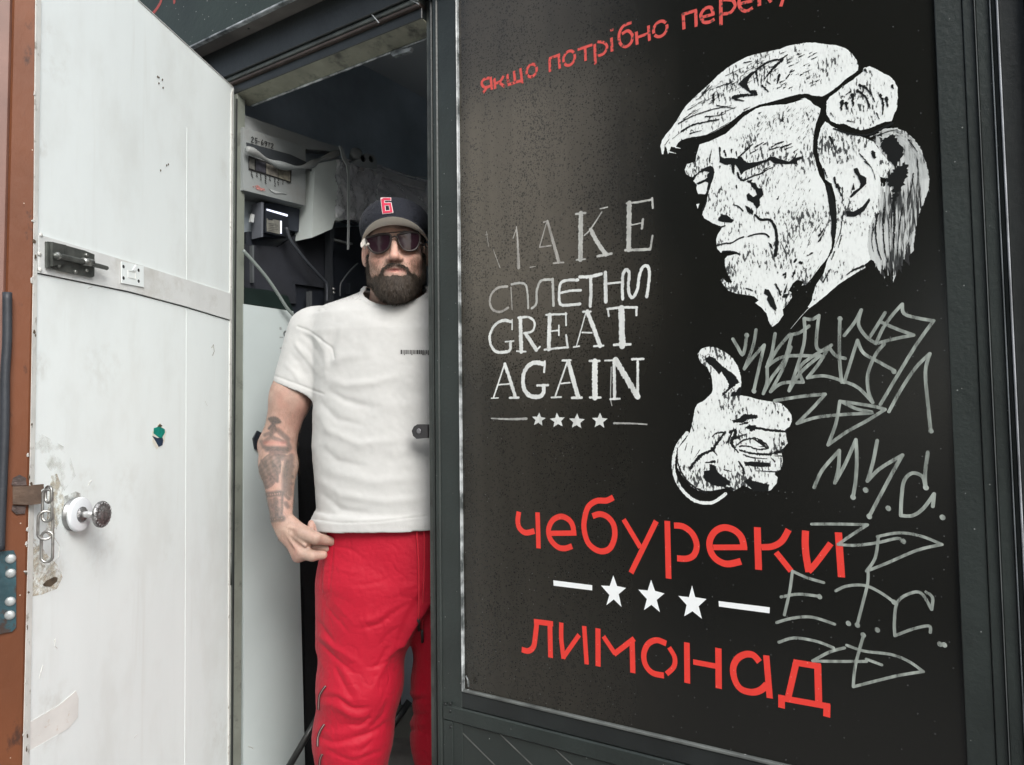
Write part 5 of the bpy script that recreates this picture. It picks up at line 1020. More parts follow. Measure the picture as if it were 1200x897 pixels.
# head frame
HC = q(461.5, 283, 2.115-.1)+np.array([0, .1, 0]); kk = 2.115/2.08
tilt = roty(math.radians(-1.5))@rotz(math.radians(6))@rotx(math.radians(5))
HC = HC-np.array([.010, 0, 0])
def H(x, y, z): return HC+kk*(tilt@np.array([x, y, z]))
HS = lambda r: tuple(np.array(r)*kk)
def head(P):
    d = ell(P, H(0, .022, .03), HS((.080, .098, .094)), tilt)
    d = smin(d, ell(P, H(0, -.028, -.035), HS((.070, .062, .082)), tilt), .03)
    d = smin(d, ell(P, H(0, -.028, -.078), HS((.065, .058, .050)), tilt), .03)
    d = smin(d, ell(P, H(0, -.083, -.100), HS((.024, .018, .020)), tilt), .02)
    for s_ in (-1, 1):
        d = smin(d, ell(P, H(s_*.043, -.058, -.034), HS((.026, .024, .022)), tilt), .02)
        d = smin(d, ell(P, H(s_*.033, -.074, .002), HS((.017, .012, .012)), tilt), .008)
    d = smin(d, cap(P, H(-.038, -.074, .020), H(.038, -.074, .020), .012*kk, .012*kk), .02)
    nose = cap(P, H(0, -.090, .002), H(0, -.112, -.028), .0085*kk, .0105*kk)
    nose = smin(nose, ell(P, H(0, -.114, -.0345), HS((.0125, .0125, .0105)), tilt), .008)
    for s_ in (-1, 1): nose = smin(nose, ell(P, H(s_*.0145, -.100, -.038), HS((.0085, .0115, .008)), tilt), .007)
    d = smin(d, nose, .012)
    for s_ in (-1, 1): d = np.maximum(d, -ell(P, H(s_*.0068, -.1085, -.0455), HS((.0042, .0062, .0042)), tilt))
    mo = ell(P, H(0, -.080, -.068), HS((.036, .020, .022)), tilt); d = smin(d, mo, .018)
    ul = cap(P, H(-.026, -.086, -.0655), H(0, -.0985, -.0615), .003*kk, .0056*kk); ul = smin(ul, cap(P, H(.026, -.086, -.0655), H(0, -.0985, -.0615), .003*kk, .0056*kk), .004)
    ll = cap(P, H(-.022, -.086, -.0715), H(0, -.0970, -.0765), .0035*kk, .0068*kk); ll = smin(ll, cap(P, H(.022, -.086, -.0715), H(0, -.0970, -.0765), .0035*kk, .0068*kk), .004)
    d = smin(smin(d, ul, .005), ll, .005)
    d = np.maximum(d, -cap(P, H(-.019, -.101, -.0688), H(.019, -.101, -.0688), .0030*kk, .0030*kk, ))
    for s_ in (-1, 1):
        e = ell(P, H(s_*.0865, .012, -.012), HS((.0075, .019, .032)), tilt@rotz(s_*-.45)@rotx(.15))
        e = smin(e, ell(P, H(s_*.082, .004, -.034), HS((.006, .009, .012)), tilt), .006)
        e = np.maximum(e, -ell(P, H(s_*.093, .006, -.008), HS((.007, .010, .019)), tilt@rotz(s_*-.45)))
        d = smin(d, e, .005)
    return d
NB = q(463, 350, BM-.01); NB2 = q(463, 385, BM)
SHL = q(361, 396, BM+.01); ELL_ = q(325, 522, BM+.01); WRL = q(330, 608, BM-.10)
SHR = q(572, 396, BM+.02); ELR = q(592, 522, BM+.06); WRR = q(588, 612, BM+.02)
def hand(P, W0, pts, r):
    return None
def lhand(P):
    fl = (0, 1, 0, .60)
    d = cap(P, WRL, q(340, 622, BM-.11), .028, .031, fl); d = smin(d, cap(P, q(334, 616, BM-.105), q(352, 645, BM-.115), .026, .029, fl), .02); d = smin(d, cap(P, q(340, 622, BM-.11), q(358, 628, BM-.118), .030, .024, fl), .02)
    d = smin(d, ell(P, q(349, 655, BM-.112), (.013, .013, .010)), .012)
    up = smin(cap(P, q(354, 625, BM-.122), q(370, 631, BM-.130), .019, .0165), cap(P, q(370, 631, BM-.130), q(390, 635, BM-.085), .0165, .0125), .006); d = smin(d, up, .012)
    lo_ = smin(cap(P, q(350, 648, BM-.118), q(366, 651.5, BM-.128), .017, .0150), cap(P, q(366, 651.5, BM-.128), q(378.5, 650.5, BM-.112), .0145, .0120), .005); d = smin(d, lo_, .010)
    mid_ = cap(P, q(360, 640, BM-.10), q(382, 643, BM-.085), .012, .0105); d = smin(d, mid_, .004)
    for (u0, v0, u1, v1, r) in ((363, 624, 364.5, 613, .0098), (370.5, 627, 371, 615, .0095), (379, 630, 379, 621, .0085)): d = smin(d, cap(P, q(u0, v0, BM-.088), q(u1, v1, BM-.080), r, r*.85), .003)
    for (u0, v0, u1, v1) in ((338, 618, 362, 624), (336, 622, 358, 640), (333, 622, 350, 648)): d = smin(d, cap(P, q(u0, v0, BM-.112-.0175), q(u1, v1, BM-.118-.0155), .0030, .0040), .006)
    return d
def arm(P, S0, E0, W0):
    m = S0*.45+E0*.55; d = cap(P, S0, m, .062, .056); d = smin(d, cap(P, m, E0, .056, .045), .03)
    f1_ = E0*.72+W0*.28; d = smin(d, cap(P, E0, f1_, .047, .0485), .03); d = smin(d, cap(P, f1_, W0, .0485, .0285), .03); return d
def rhand(P):
    d = cap(P, WRR, WRR+np.array([0, 0, -.09]), .028, .034, (0, 1, 0, .6))
    for i in range(4):
        a = WRR+np.array([-.026+.0175*i, 0, -.095]); L_ = (.068, .078, .072, .055)[i]; d = smin(d, cap(P, a, a+np.array([0, -.012, -L_*.5]), .0100, .0092), .006); d = smin(d, cap(P, a+np.array([0, -.012, -L_*.5]), a+np.array([0, -.034, -L_]), .0092, .008), .004)
    return smin(d, cap(P, WRR+np.array([-.024, -.012, -.03]), WRR+np.array([-.050, -.03, -.085]), .014, .0095), .010)
zf = .2
def zrow(v, b_=BM): return q(480, v, b_)[2]
HIPL, HIPR = q(432, 690, BM), q(532, 690, BM+.02); KL, KR = q(414, 830, BM-.02), q(523, 830, BM+.10); AL, AR = q(411, 985, BM), q(523, 985, BM+.12); AL[2] = AR[2] = .3
def body(P):
    out = np.full(len(P), .3, np.float32); z = P[:, 2]
    m = z > NB[2]-.12; out[m] = smin(head(P[m]), cap(P[m], H(0, .025, -.05), NB2, .068, .084), .03)
    t = cap(P, q(395, 385, BM+.01), q(540, 385, BM+.01), .055, .055); t = smin(t, ell(P, q(468, 450, BM), (.175, .105, .20)), .05); t = smin(t, ell(P, q(474, 580, BM-.005), (.185, .115, .20)), .08)
    t = smin(t, ell(P, q(482, 670, BM), (.17, .11, .13)), .05)
    out = smin(out, t, .04)
    al = arm(P, SHL, ELL_, WRL)
    for (u0, v0, u1, v1, r) in ((338, 560, 334, 605, .0028), (318, 560, 324, 600, .0026)): al = smin(al, cap(P, q(u0, v0, BM-.05-.052*(v0 < 540)), q(u1, v1, BM-.075-.022), r, r), .006)
    al = smin(al, ell(P, ELL_+np.array([-.030, .006, -.004]), (.022, .026, .030)), .02)
    out = smin(out, al, .025); out = smin(out, arm(P, SHR, ELR, WRR), .025)
    m = (P[:, 0] < ELL_[0]+.25) & (z < WRL[2]+.08) & (z > WRL[2]-.25)
    if m.any(): out[m] = smin(out[m], lhand(P[m]), .008)
    m = (P[:, 0] > WRR[0]-.12) & (z < WRR[2]+.08)
    if m.any(): out[m] = smin(out[m], rhand(P[m]), .008)
    m = z < HIPL[2]+.1
    if m.any():
        for a_, k_, e_ in ((HIPL, KL, AL), (HIPR, KR, AR)):
            l = smin(cap(P[m], a_, k_, .085, .058), cap(P[m], k_, e_, .058, .042), .03); l = smin(l, cap(P[m], e_+np.array([0, .01, -.02]), e_+np.array([0, -.10, -.065]), .038, .028), .02); out[m] = smin(out[m], l, .03)
    return out
import time as _t; _t0 = _t.time()
xs_ = [SHL[0]-.13, SHR[0]+.13]
BH = .0028
VB, QB = surf(body, (min(ELL_[0], WRL[0])-.10, BM-.32, .215), (max(ELR[0], WRR[0])+.10, BM+.24, HC[2]+.16), BH)
VB = relax(VB, QB, 1, .4)
def pix(L):                                                      # where a body point sits in the traced reference
    W = toW(L)-CAM; z_ = W@FWD; return UC+F*(W@CR)/z_, VC-F*(W@CU)/z_
NBm = vnormals(VB, QB); uu, vv = pix(VB)
skin = np.array([.41, .262, .210]); C_ = np.tile(skin, (len(VB), 1)); 
C_ *= (1+.10*vnoise(VB, 26, 1)+.07*vnoise(VB, 70, 2)+.07*vnoise(VB, 220, 41))[:, None]; C_[:, 1:] *= (1-.10*vnoise(VB, 18, 3)-.06*vnoise(VB, 60, 42))[:, None]
LH = ((VB-HC)/kk)@tilt
def blob(c, r, col, amt):
    w_ = np.exp(-(((LH-np.array(c))/np.array(r))**2).sum(1))*amt; C_[:] = C_*(1-w_[:, None])+np.array(col)*w_[:, None]
isH = VB[:, 2] > NB[2]-.02
C_[isH] *= 1.3  # head skin lightened in colour, standing in for more light on the face
blob((0, -.112, -.034), (.018, .02, .014), (.56, .20, .14), .5); blob((.045, -.07, -.035), (.024, .03, .02), (.56, .22, .155), .45); blob((-.045, -.07, -.035), (.024, .03, .02), (.56, .22, .155), .45)
blob((0, -.098, -.069), (.026, .018, .0065), (.44, .13, .11), .9); blob((0, -.098, -.0688), (.018, .02, .0018), (.16, .08, .07), .85)
blob((0, -.09, -.0475), (.03, .03, .006), (.16, .09, .06), .45)
blob((-.085, .005, -.02), (.01, .03, .03), (.58, .22, .17), .4)
ZR = Z((285, 440), 3.737)
# tattoos on the forearm
fm = (vv > 480) & (vv < 620) & (uu < 352) & (NBm[:, 1] < .25)
zx, zy = (uu[fm]-285)*3.737, (vv[fm]-440)*3.737
tt = np.zeros(fm.sum()); red = np.zeros(fm.sum())
def segd(a, b_): 
    a = np.array(a, float); b_ = np.array(b_, float); ab = b_-a; px = np.stack([zx, zy], 1)-a; h = np.clip(px@ab/(ab@ab), 0, 1); return np.linalg.norm(px-h[:, None]*ab, axis=1)
def st(a, b_, w_, s_=.8): global tt; tt = np.maximum(tt, s_*np.clip(1.6-segd(a, b_)/(w_*1.45), 0, 1))
for k_ in range(9):
    a_ = -math.pi*.1-k_*math.pi*.8/8 if k_ < 7 else .5+k_; st((132, 212), (132+30*math.cos(a_), 212+26*math.sin(a_)), 4)
st((132, 215), (122, 262), 6, .7); st((95, 262), (150, 240), 5, .6); st((150, 240), (195, 280), 7, .6); st((85, 300), (120, 270), 6, .55); st((120, 270), (180, 292), 5, .6); st((190, 285), (205, 320), 6, .6); st((90, 312), (120, 330), 6, .6); st((105, 322), (195, 325), 8, .75); st((120, 338), (190, 336), 5, .6); st((80, 290), (88, 312), 5, .5)
red = np.maximum(red, np.clip(1.2-segd((98, 296), (180, 296))/14, 0, 1)*.35)
st((145, 350), (178, 352), 6, .7); st((150, 362), (172, 362), 7, .6); st((162, 350), (158, 378), 4, .7)
cx, cy = 112, 420; rr_ = np.sqrt(((zx-cx)*math.cos(.35)+(zy-cy)*math.sin(.35))**2/50**2+(-(zx-cx)*math.sin(.35)+(zy-cy)*math.cos(.35))**2/82**2)
tt = np.maximum(tt, np.where(rr_ < 1, .55+.18*np.sin(zx*.21+zy*.1)*np.sin(zy*.17), 0)); tt = np.maximum(tt, np.clip(1-abs(rr_-.97)/.06, 0, 1)*.6); tt = np.maximum(tt, np.clip(1-abs(rr_-.62)/.05, 0, 1)*.25)
for a_, b_ in (((82,375),(95,400)), ((90,395),(100,385)), ((85,440),(105,450)), ((125,380),(150,410)), ((150,420),(150,460)), ((110,430),(150,465)), ((75,450),(100,490))): st(a_, b_, 4, .7)
st((196, 378), (184, 440), 9, .7); st((184, 440), (184, 505), 9, .65); st((210, 355), (205, 420), 8, .6); st((200, 400), (216, 400), 6, .6); st((205, 420), (196, 500), 5, .6); st((205, 440), (215, 445), 5, .6); st((198, 470), (212, 475), 5, .6); st((180, 520), (200, 540), 5, .6); st((185, 560), (195, 575), 6, .6); st((200, 500), (205, 520), 7, .5)
for y_ in (520, 630):
    st((92, y_+6), (172, y_-4), 8, .75)
    for k_ in range(8): 
        m_ = (abs(zx-(98+k_*10)) < 2.6) & (abs(zy-(y_+5-k_*1.2)) < 3); tt[m_] *= .25
st((96, 528), (106, 640), 3.5, .7); st((172, 518), (168, 622), 3.5, .7)
st((140, 545), (144, 560), 8, .7); st((132, 575), (150, 590), 10, .7); st((125, 600), (130, 622), 8, .6); st((145, 595), (148, 618), 8, .75); st((112, 548), (116, 565), 7, .5); st((110, 580), (114, 615), 8, .55)
tt = np.maximum(tt, np.where((zx > 108) & (zx < 166) & (zy > 540) & (zy < 630), .28+.25*(vnoise(VB[fm], 110, 31) > .1), 0)); tt = np.maximum(tt, np.where((zx > 178) & (zx < 214) & (zy > 350) & (zy < 520), .25+.2*(vnoise(VB[fm], 90, 32) > .0), 0)); tt = np.clip(tt*1.2, 0, 1); tt *= .92+.16*vnoise(VB[fm], 300, 5)
tt = np.clip(tt, 0, 1)**.75; cf = C_[fm]; cf = cf*(1-tt[:, None]*.9)+np.array([.045, .052, .053])*tt[:, None]*.9; cf = cf*(1-red[:, None])+np.array([.38, .10, .08])*red[:, None]; C_[fm] = cf
skin_m = bpy.data.materials.new('skin'); skin_m.use_nodes = True; N_ = skin_m.node_tree.nodes; pz = N_['Principled BSDF']; va = N_.new('ShaderNodeAttribute'); va.attribute_name = 'Col'; skin_m.node_tree.links.new(va.outputs[0], pz.inputs['Base Color'])
pz.inputs['Roughness'].default_value = .48; pz.inputs['Subsurface Weight'].default_value = .12; pz.inputs['Subsurface Radius'].default_value = (.012, .004, .002)
nn_ = N_.new('ShaderNodeTexNoise'); nn_.inputs['Scale'].default_value = 420; bb_ = N_.new('ShaderNodeBump'); bb_.inputs['Distance'].default_value = .0011; skin_m.node_tree.links.new(nn_.outputs[0], bb_.inputs['Height']); skin_m.node_tree.links.new(bb_.outputs[0], pz.inputs['Normal'])
bo = qmesh('body', VB, QB, skin_m, man, C_)
hm = (vv > 478) & (vv < 650) & (uu < 352) & (NBm[:, 1] < .4)
strands_args = None
# ---- t-shirt
rows = [(342, 423, 505, .05), (350, 404, 526, .085), (358, 381, 551, .105), (370, 366, 566, .120), (390, 362, 572, .132), (430, 368, 572, .140), (470, 369, 572, .142), (520, 367, 576, .145), (570, 371, 582, .148), (596, 373, 584, .15), (606, 366, 586, .156), (620, 366, 588, .156)]
rz = np.array([zrow(r[0]) for r in rows])[::-1]; rcx = np.array([(q(r[1], r[0], BM)[0]+q(r[2], r[0], BM)[0])/2 for r in rows])[::-1]; rax = np.array([(q(r[2], r[0], BM)[0]-q(r[1], r[0], BM)[0])/2 for r in rows])[::-1]; rby = np.array([r[3] for r in rows])[::-1]
def tors(P, ins=0.0):
    z = P[:, 2]; cx = np.interp(z, rz, rcx); ax = np.interp(z, rz, rax)-ins; by = np.interp(z, rz, rby)-ins
    x = (P[:, 0]-cx)/ax; y = (P[:, 1]-BM)/by; n = 2.35; r_ = (np.abs(x)**n+np.abs(y)**n)**(1/n); d = (r_-1)*np.minimum(ax, by)*(.55+.45*np.minimum(1, np.abs(y)/(r_+1e-6))) 
    return np.maximum(d, z-(rz[-1]+.01)) 
sa = q(350, 456, BM+.01)-q(366, 388, BM+.01); sa_l = np.linalg.norm(sa); sa = sa/sa_l; S1 = q(368, 391, BM+.01); S2 = q(350, 457, BM+.01)
sbx = q(584, 456, BM+.02)-q(566, 388, BM+.02); sbx = sbx/np.linalg.norm(sbx); S3 = q(562, 391, BM+.02); S4 = q(584, 457, BM+.02)
hem_n = np.array([.29, 0, .957]); hem_p = q(349.5, 458.5, BM)
def sleeves(P, ins=0.0, ext=0.0):
    a_ = cap(P, S1, S2+sa*ext, .078-ins, .077-ins, (0, 1, 0, .88)); b_ = cap(P, S3, S4+sbx*ext, .078-ins, .077-ins, (0, 1, 0, .88))
    if ins == 0:
        hl = q(349, 457.5, BM); nrm = np.array([-.36, 0, -.933]); a_ = np.maximum(a_, (P-hl)@nrm.astype(np.float32)); hr = q(585, 457.5, BM); nr2 = np.array([.36, 0, -.933]); b_ = np.maximum(b_, (P-hr)@nr2.astype(np.float32))
    return np.minimum(a_, b_)
hz_ = lambda P: zrow(617)+.004*np.sin(P[:, 0]*9)+.012*np.clip((q(376, 600, BM)[0]-P[:, 0])/.02, 0, 1.0)+(P[:, 0]-q(430, 617, BM)[0])*.05
def neckh(P): return ell(P, q(462.5, 341, BM-.055), (.088, .12, .066), rotx(-.2))
def shirt(P):
    o1 = smin(tors(P), sleeves(P), .022); i1 = smin(tors(P, .007), sleeves(P, .007, .2), .022)
    nk = neckh(P); rib = np.maximum(o1-.0022, nk-.014)
    o1 = np.minimum(o1, rib); o1 = np.maximum(o1, hz_(P)-P[:, 2]); o1 = np.maximum(o1, -nk)
    return np.maximum(o1, -i1)
VS, QS = surf(shirt, (q(305, 450, BM)[0], BM-.22, zrow(640)), (q(640, 450, BM)[0], BM+.22, zrow(325)), .0034)
VS = relax(VS, QS, 2, .5); NS = vnormals(VS, QS); us, vs = pix(VS)
dsp = np.zeros(len(VS))
def fold(pts, w_, h_, var=.25):                                   # a soft crease along a traced line
    global dsp
    P2 = np.array(pts, float)
    best = np.full(len(us), 1e9); tpos = np.zeros(len(us)); L_ = len(P2)-1
    for i in range(L_):
        a_, b_ = P2[i], P2[i+1]; ab = b_-a_; px = np.stack([us, vs], 1)-a_; h = np.clip(px@ab/(ab@ab), 0, 1); d = np.linalg.norm(px-h[:, None]*ab, axis=1); m = d < best; best[m] = d[m]; tpos[m] = (i+h[m])/L_
    dsp += h_*np.exp(-(best/w_)**2)*np.sin(np.clip(tpos, .02, .98)*math.pi)**.6*(NS[:, 1] < .3)
for pts, w_, h_ in (([(384,444),(405,452),(440,448),(470,440)], 5, .0050), ([(382,456),(405,470),(440,478)], 4, -.0045), ([(380,430),(398,420),(425,415)], 6, .005), ([(372,480),(385,505),(420,520),(470,515)], 5, .0045), ([(374,470),(395,492),(430,500)], 4, -.004),
                    ([(370,540),(395,555),(440,565),(500,560)], 6, .004), ([(371,560),(400,580),(450,588),(500,584)], 5, .0045), ([(372,575),(400,598),(440,603)], 4, -.0045), ([(372,520),(395,540),(430,548)], 4, -.0035), ([(380,605),(420,611),(470,609),(500,602)], 4, .0045),
                    ([(455,440),(470,480),(475,530)], 12, -.0035), ([(395,380),(388,410),(384,440)], 5, -.0055), ([(378,392),(383,420),(381,445)], 4, .004), ([(352,390),(365,400),(378,425)], 3, -.003), ([(350,405),(362,418),(372,440)], 3.5, .0035), ([(338,412),(350,425),(358,445)], 4, -.003), ([(345,400),(352,412),(368,432)], 2.5, .0028), ([(333,425),(345,437),(352,450)], 3, .003), ([(362,388),(372,398),(380,412)], 2, .0025),
                    ([(430,470),(470,476),(500,470)], 9, .003), ([(420,530),(460,540),(500,532)], 8, -.0028), ([(405,370),(430,380),(465,385)], 7, .002), ([(436,364),(430,400),(436,430)], 8, .0022), ([(366,597),(372,603),(390,609)], 3.5, .004), ([(478,380),(484,420),(480,470)], 9, .003)): fold(pts, w_*1.0, h_)
dsp += .0018*vnoise(VS*np.array([1, 1, 1.6]), 13, 4)+.0007*vnoise(VS*np.array([1, 1, 1.3]), 34, 6)+.0006*vnoise(VS, 80, 7)
VS = VS+NS*dsp[:, None]*.72
# seam at the shoulder and stitched hems
def crease(us_, vs_, pts, w_, h_):
    best = np.full(len(us_), 1e9); P2 = np.array(pts, float)
    for i in range(len(P2)-1):
        a_, b_ = P2[i], P2[i+1]; ab = b_-a_; px = np.stack([us_, vs_], 1)-a_; h = np.clip(px@ab/(ab@ab), 0, 1); best = np.minimum(best, np.linalg.norm(px-h[:, None]*ab, axis=1))
    return h_*np.exp(-(best/w_)**2)
dd_ = -crease(us, vs, [(349,383),(362,388),(375,397),(388,408),(392,420)], 1.3, .0025)-crease(us, vs, [(323,441),(350,451),(379,462)], 1.2, .002)-crease(us, vs, [(360,608),(400,613),(440,612),(500,605)], 1.0, .0018)
VS += NS*(dd_*(NS[:, 1] < .3))[:, None]
def cloth(name, c, rough, sheen, bump, bs, wv=None):
    m = mat(name, c, rough, var=.04, vscale=25, bump=bump, bscale=bs, spec=.3); p = m.node_tree.nodes['Principled BSDF']; p.inputs['Sheen Weight'].default_value = sheen; return m
ts = qmesh('t_shirt', VS, QS, cloth('white_cotton', (.49, .495, .485), .85, .15, .0006, 500), man)
# neckline rib stitching and chest print
pr_m = mat('black_print', (.02, .02, .02), .7)
def on_surface(V, N_s, u, v):                                     # nearest front vertex under a traced point
    U_, W_v = pix(V); d = (U_-u)**2+(W_v-v)**2; front = N_s[:, 1] < -.1; i = np.where(front)[0]; j = i[np.argsort(d[i])[:6]]; j = j[np.argmin(V[j, 1])]; return V[j]
b = MB(); x = 469.5; k_ = 0
while x < 508:
    w_ = rng.choice([.8, 1.2, 1.7]); h_ = 4.0 if rng.random() < .75 else 5.2
    bd = on_surface(VS, NS, min(x, 500), 413)[1]-.0012; pts = [toW([q(x, 410.2+.02*(x-470), bd)])[0], toW([q(x+w_, 410.2, bd)])[0], toW([q(x+w_, 410.2+h_+1, bd)])[0], toW([q(x, 410.2+h_+1, bd)])[0]]
    b.add(pts, [(0, 1, 2, 3)]); x += w_+rng.choice([.5, .8]); k_ += 1
pt_ = b.build('chest_print', pr_m, ts)
# ---- trousers
prow = [(596, 382, 584, .125), (612, 379, 590, .135), (640, 377, 598, .138), (680, 379, 600, .134), (720, 384, 590, .12), (760, 388, 570, .09)]
pz_ = np.array([zrow(r[0]) for r in prow])[::-1]; pcx = np.array([(q(r[1], r[0], BM)[0]+q(r[2], r[0], BM)[0])/2 for r in prow])[::-1]; pax = np.array([(q(r[2], r[0], BM)[0]-q(r[1], r[0], BM)[0])/2 for r in prow])[::-1]; pby = np.array([r[3] for r in prow])[::-1]
L1, L2, L3, L4 = q(431, 690, BM-.005), q(422, 800, BM-.015), q(414, 862, BM-.015), q(411, 925, BM); L5 = np.array([L4[0], BM, .34])
R1, R2, R3, R4 = q(536, 700, BM+.03), q(528, 800, BM+.08), q(526, 862, BM+.11), q(526, 925, BM+.12); R5 = np.array([R4[0], BM+.13, .34])
def trous(P):
    z = P[:, 2]; cx = np.interp(z, pz_, pcx); ax = np.interp(z, pz_, pax); by = np.interp(z, pz_, pby)
    x = (P[:, 0]-cx)/ax; y = (P[:, 1]-BM)/by; n = 2.3; r_ = (np.abs(x)**n+np.abs(y)**n)**(1/n); d = (r_-1)*np.minimum(ax, by)*(.6+.4*np.minimum(1, np.abs(y)/(r_+1e-6)))
    zc_ = np.minimum(zrow(775)+1.6*(P[:, 0]-q(462, 775, BM)[0]), zrow(665)); zc_ = np.maximum(zc_, zrow(745)); d = np.maximum(np.maximum(d, z-pz_[-1]), (zc_-z)/1.7)
    la = smin(cap(P, L1, L2, .126, .115), cap(P, L2, L3, .117, .107), .03); la = smin(la, cap(P, L3, L4, .107, .096), .03); la = smin(la, cap(P, L4, L5, .096, .085), .03)
    ra = smin(cap(P, R1, R2, .132, .108), cap(P, R2, R3, .112, .108), .03); ra = smin(ra, cap(P, R3, R4, .108, .096), .03); ra = smin(ra, cap(P, R4, R5, .096, .085), .03)
    l = smin(la, ra, .012); d = smin(d, l, .055); return np.maximum(d, .30-z)
VT, QT = surf(trous, (q(350, 700, BM)[0], BM-.22, .27), (q(630, 700, BM)[0]+.05, BM+.32, pz_[-1]+.02), .0042)
VT = relax(VT, QT, 2, .5); NT = vnormals(VT, QT); us, vs = pix(VT); NS = NT; dsp = np.zeros(len(VT))
Y1 = lambda p: Z((360, 600), 5.605)(p); Y2 = lambda p: Z((360, 740), 5.71)(p)
for cv, pts, w_, h_ in ((Y1, [(190,230),(290,250),(400,330)], 2.5, -.003), (Y1, [(280,485),(430,470),(560,430)], 3, -.004), (Y1, [(330,770),(470,740),(560,670),(690,590)], 3.5, -.0055), (Y1, [(330,720),(450,700),(560,620)], 5, .004), (Y1, [(100,590),(180,690),(290,810)], 3, -.004), (Y1, [(140,560),(230,650),(330,760)], 4, .003), (Y1, [(780,500),(660,700),(590,890)], 5, -.010),
                        (Y1, [(60,700),(130,800),(200,890)], 3, -.004), (Y1, [(400,640),(380,760),(420,880)], 5, .003), (Y1, [(560,300),(640,280),(720,330)], 3, -.003), (Y1, [(150,350),(300,400),(380,380)], 3, .0025), (Y1, [(470,890),(540,800),(640,740)], 4, -.004), (Y1, [(560,560),(640,500),(720,480)], 4, .003),
                        (Y2, [(70,20),(220,130),(380,240)], 5, .0065), (Y2, [(70,60),(200,190),(330,290)], 3, -.005), (Y2, [(180,230),(250,370),(330,490)], 3.5, -.006), (Y2, [(230,240),(310,370),(370,450)], 5, .005), (Y2, [(380,240),(470,235),(560,180)], 2.5, -.004), (Y2, [(540,100),(490,200),(440,250)], 3, -.005), (Y2, [(600,60),(540,180),(480,300),(420,420)], 5, .005),
                        (Y2, [(80,440),(200,450),(300,515),(430,510)], 3.5, -.008), (Y2, [(80,480),(200,500),(300,560),(400,560)], 6, .008), (Y2, [(80,400),(190,410),(290,460),(400,450)], 4.5, .005), (Y2, [(270,620),(360,630),(430,560)], 3, -.005), (Y2, [(540,470),(500,570),(420,650)], 4, -.005),
                        (Y2, [(70,700),(170,745),(300,720),(450,670),(530,610)], 3.5, -.010), (Y2, [(80,660),(180,690),(300,665),(420,620)], 6, .006), (Y2, [(90,760),(200,775),(330,760),(480,700)], 5.5, .008), (Y2, [(130,790),(220,840),(330,875)], 3, -.008), (Y2, [(350,810),(410,760),(440,720)], 3, -.006), (Y2, [(300,880),(380,840),(500,800)], 4, -.006), (Y2, [(250,800),(330,830),(420,800)], 5, .005),
                        (Y2, [(640,440),(720,460),(800,450)], 4, -.007), (Y2, [(650,400),(720,420),(800,405)], 5, .007), (Y2, [(680,540),(740,560),(810,550)], 4, -.006), (Y2, [(680,660),(740,670),(810,660)], 4, -.006), (Y2, [(680,610),(740,620),(810,610)], 5, .006)):
    p_ = cr([(u, v, 0) for u, v in cv(pts)], 5); fold([(x[0], x[1]) for x in p_], w_*.75, h_*.62)
mod_ = .55+.9*np.clip(.5+vnoise(VT, 16, 51), 0, 1); dsp *= mod_
ul = np.interp(vs, [612, 650, 695], [385, 381.5, 378]); sd_ = us-ul
dsp += np.where((vs > 606) & (vs < 700) & (NT[:, 1] < .2), .0055*np.clip(sd_/1.6+.5, 0, 1)*np.clip(1-sd_/45, 0, 1)*np.clip((700-vs)/12, 0, 1), 0)
dsp += crease(us, vs, [(392,618),(391,650),(387,694),(379,697)], .9, -.0018)*(NT[:, 1] < .3)
wv = VT+.03*np.stack([vnoise(VT, 11, 21), vnoise(VT, 11, 22), vnoise(VT, 11, 23)], 1)
n1 = vnoise(wv*np.array([1, 1, 1.3]), 30, 8); n2 = vnoise(wv, 62, 9); n3 = vnoise(VT, 8, 24); n4 = vnoise(wv*np.array([1.2, 1, .8]), 95, 55); dsp += -.0007*np.exp(-(n4/.12)**2)*np.clip(.5+vnoise(VT, 12, 56), 0, 1)
dsp += -.0016*np.exp(-(n1/.07)**2)*np.clip(.6+n3, 0, 1)-.0011*np.exp(-(n2/.10)**2)*np.clip(.6-n3, 0, 1)+.0010*vnoise(VT, 14, 10)
VT = VT+NT*dsp[:, None]
red_c = cloth('red_crinkled_nylon', (.39, .006, .023), .62, .05, .0010, 130); red_c.node_tree.nodes['Principled BSDF'].inputs['Specular IOR Level'].default_value = .25
tr = qmesh('trousers', VT, QT, red_c, man)
def trod(pts, r, name, mt, V=None, N=None, lift=.002, par=None):
    V = VT if V is None else V; N = NT if N is None else N
    P_ = []
    for u, v in pts: s_ = on_surface(V, N, u, v); P_.append(toW([q(u, v, s_[1]-lift)])[0])
    b = MB(); b.tube(cr(P_, 4), r, 6); return b.build(name, mt, par or tr, True)
wp_m = mat('white_piping', (.42, .42, .4), .6); bk_m = mat('black_piping', (.02, .02, .02), .6)
for pts in ([(381.5,804),(376.5,811),(373.8,818),(373,832)], [(380,849),(375.5,856),(372.6,864),(372,875)], [(377.5,884),(375,890),(374,900)]):
    trod(pts, .0006, 'side_piping', wp_m); trod([(u+1.0, v+.5) for u, v in pts], .0010, 'side_piping', bk_m); trod([(u-1.0, v) for u, v in pts], .0010, 'side_piping', bk_m)
dr_m = cloth('red_cord', (.55, .012, .03), .7, .1, .0006, 300); 
c1 = trod([(488,619),(490,650),(491,690),(490.5,727)], .0023, 'drawstring', dr_m, lift=.006); c2 = trod([(497,619),(497.5,660),(496,700),(495,738)], .0023, 'drawstring', dr_m, lift=.006)
trod([(490.5,726),(491,739)], .0042, 'cord_end', bk_m, lift=.007, par=c1); trod([(494.5,738),(495,753)], .0042, 'cord_end', bk_m, lift=.007, par=c2)
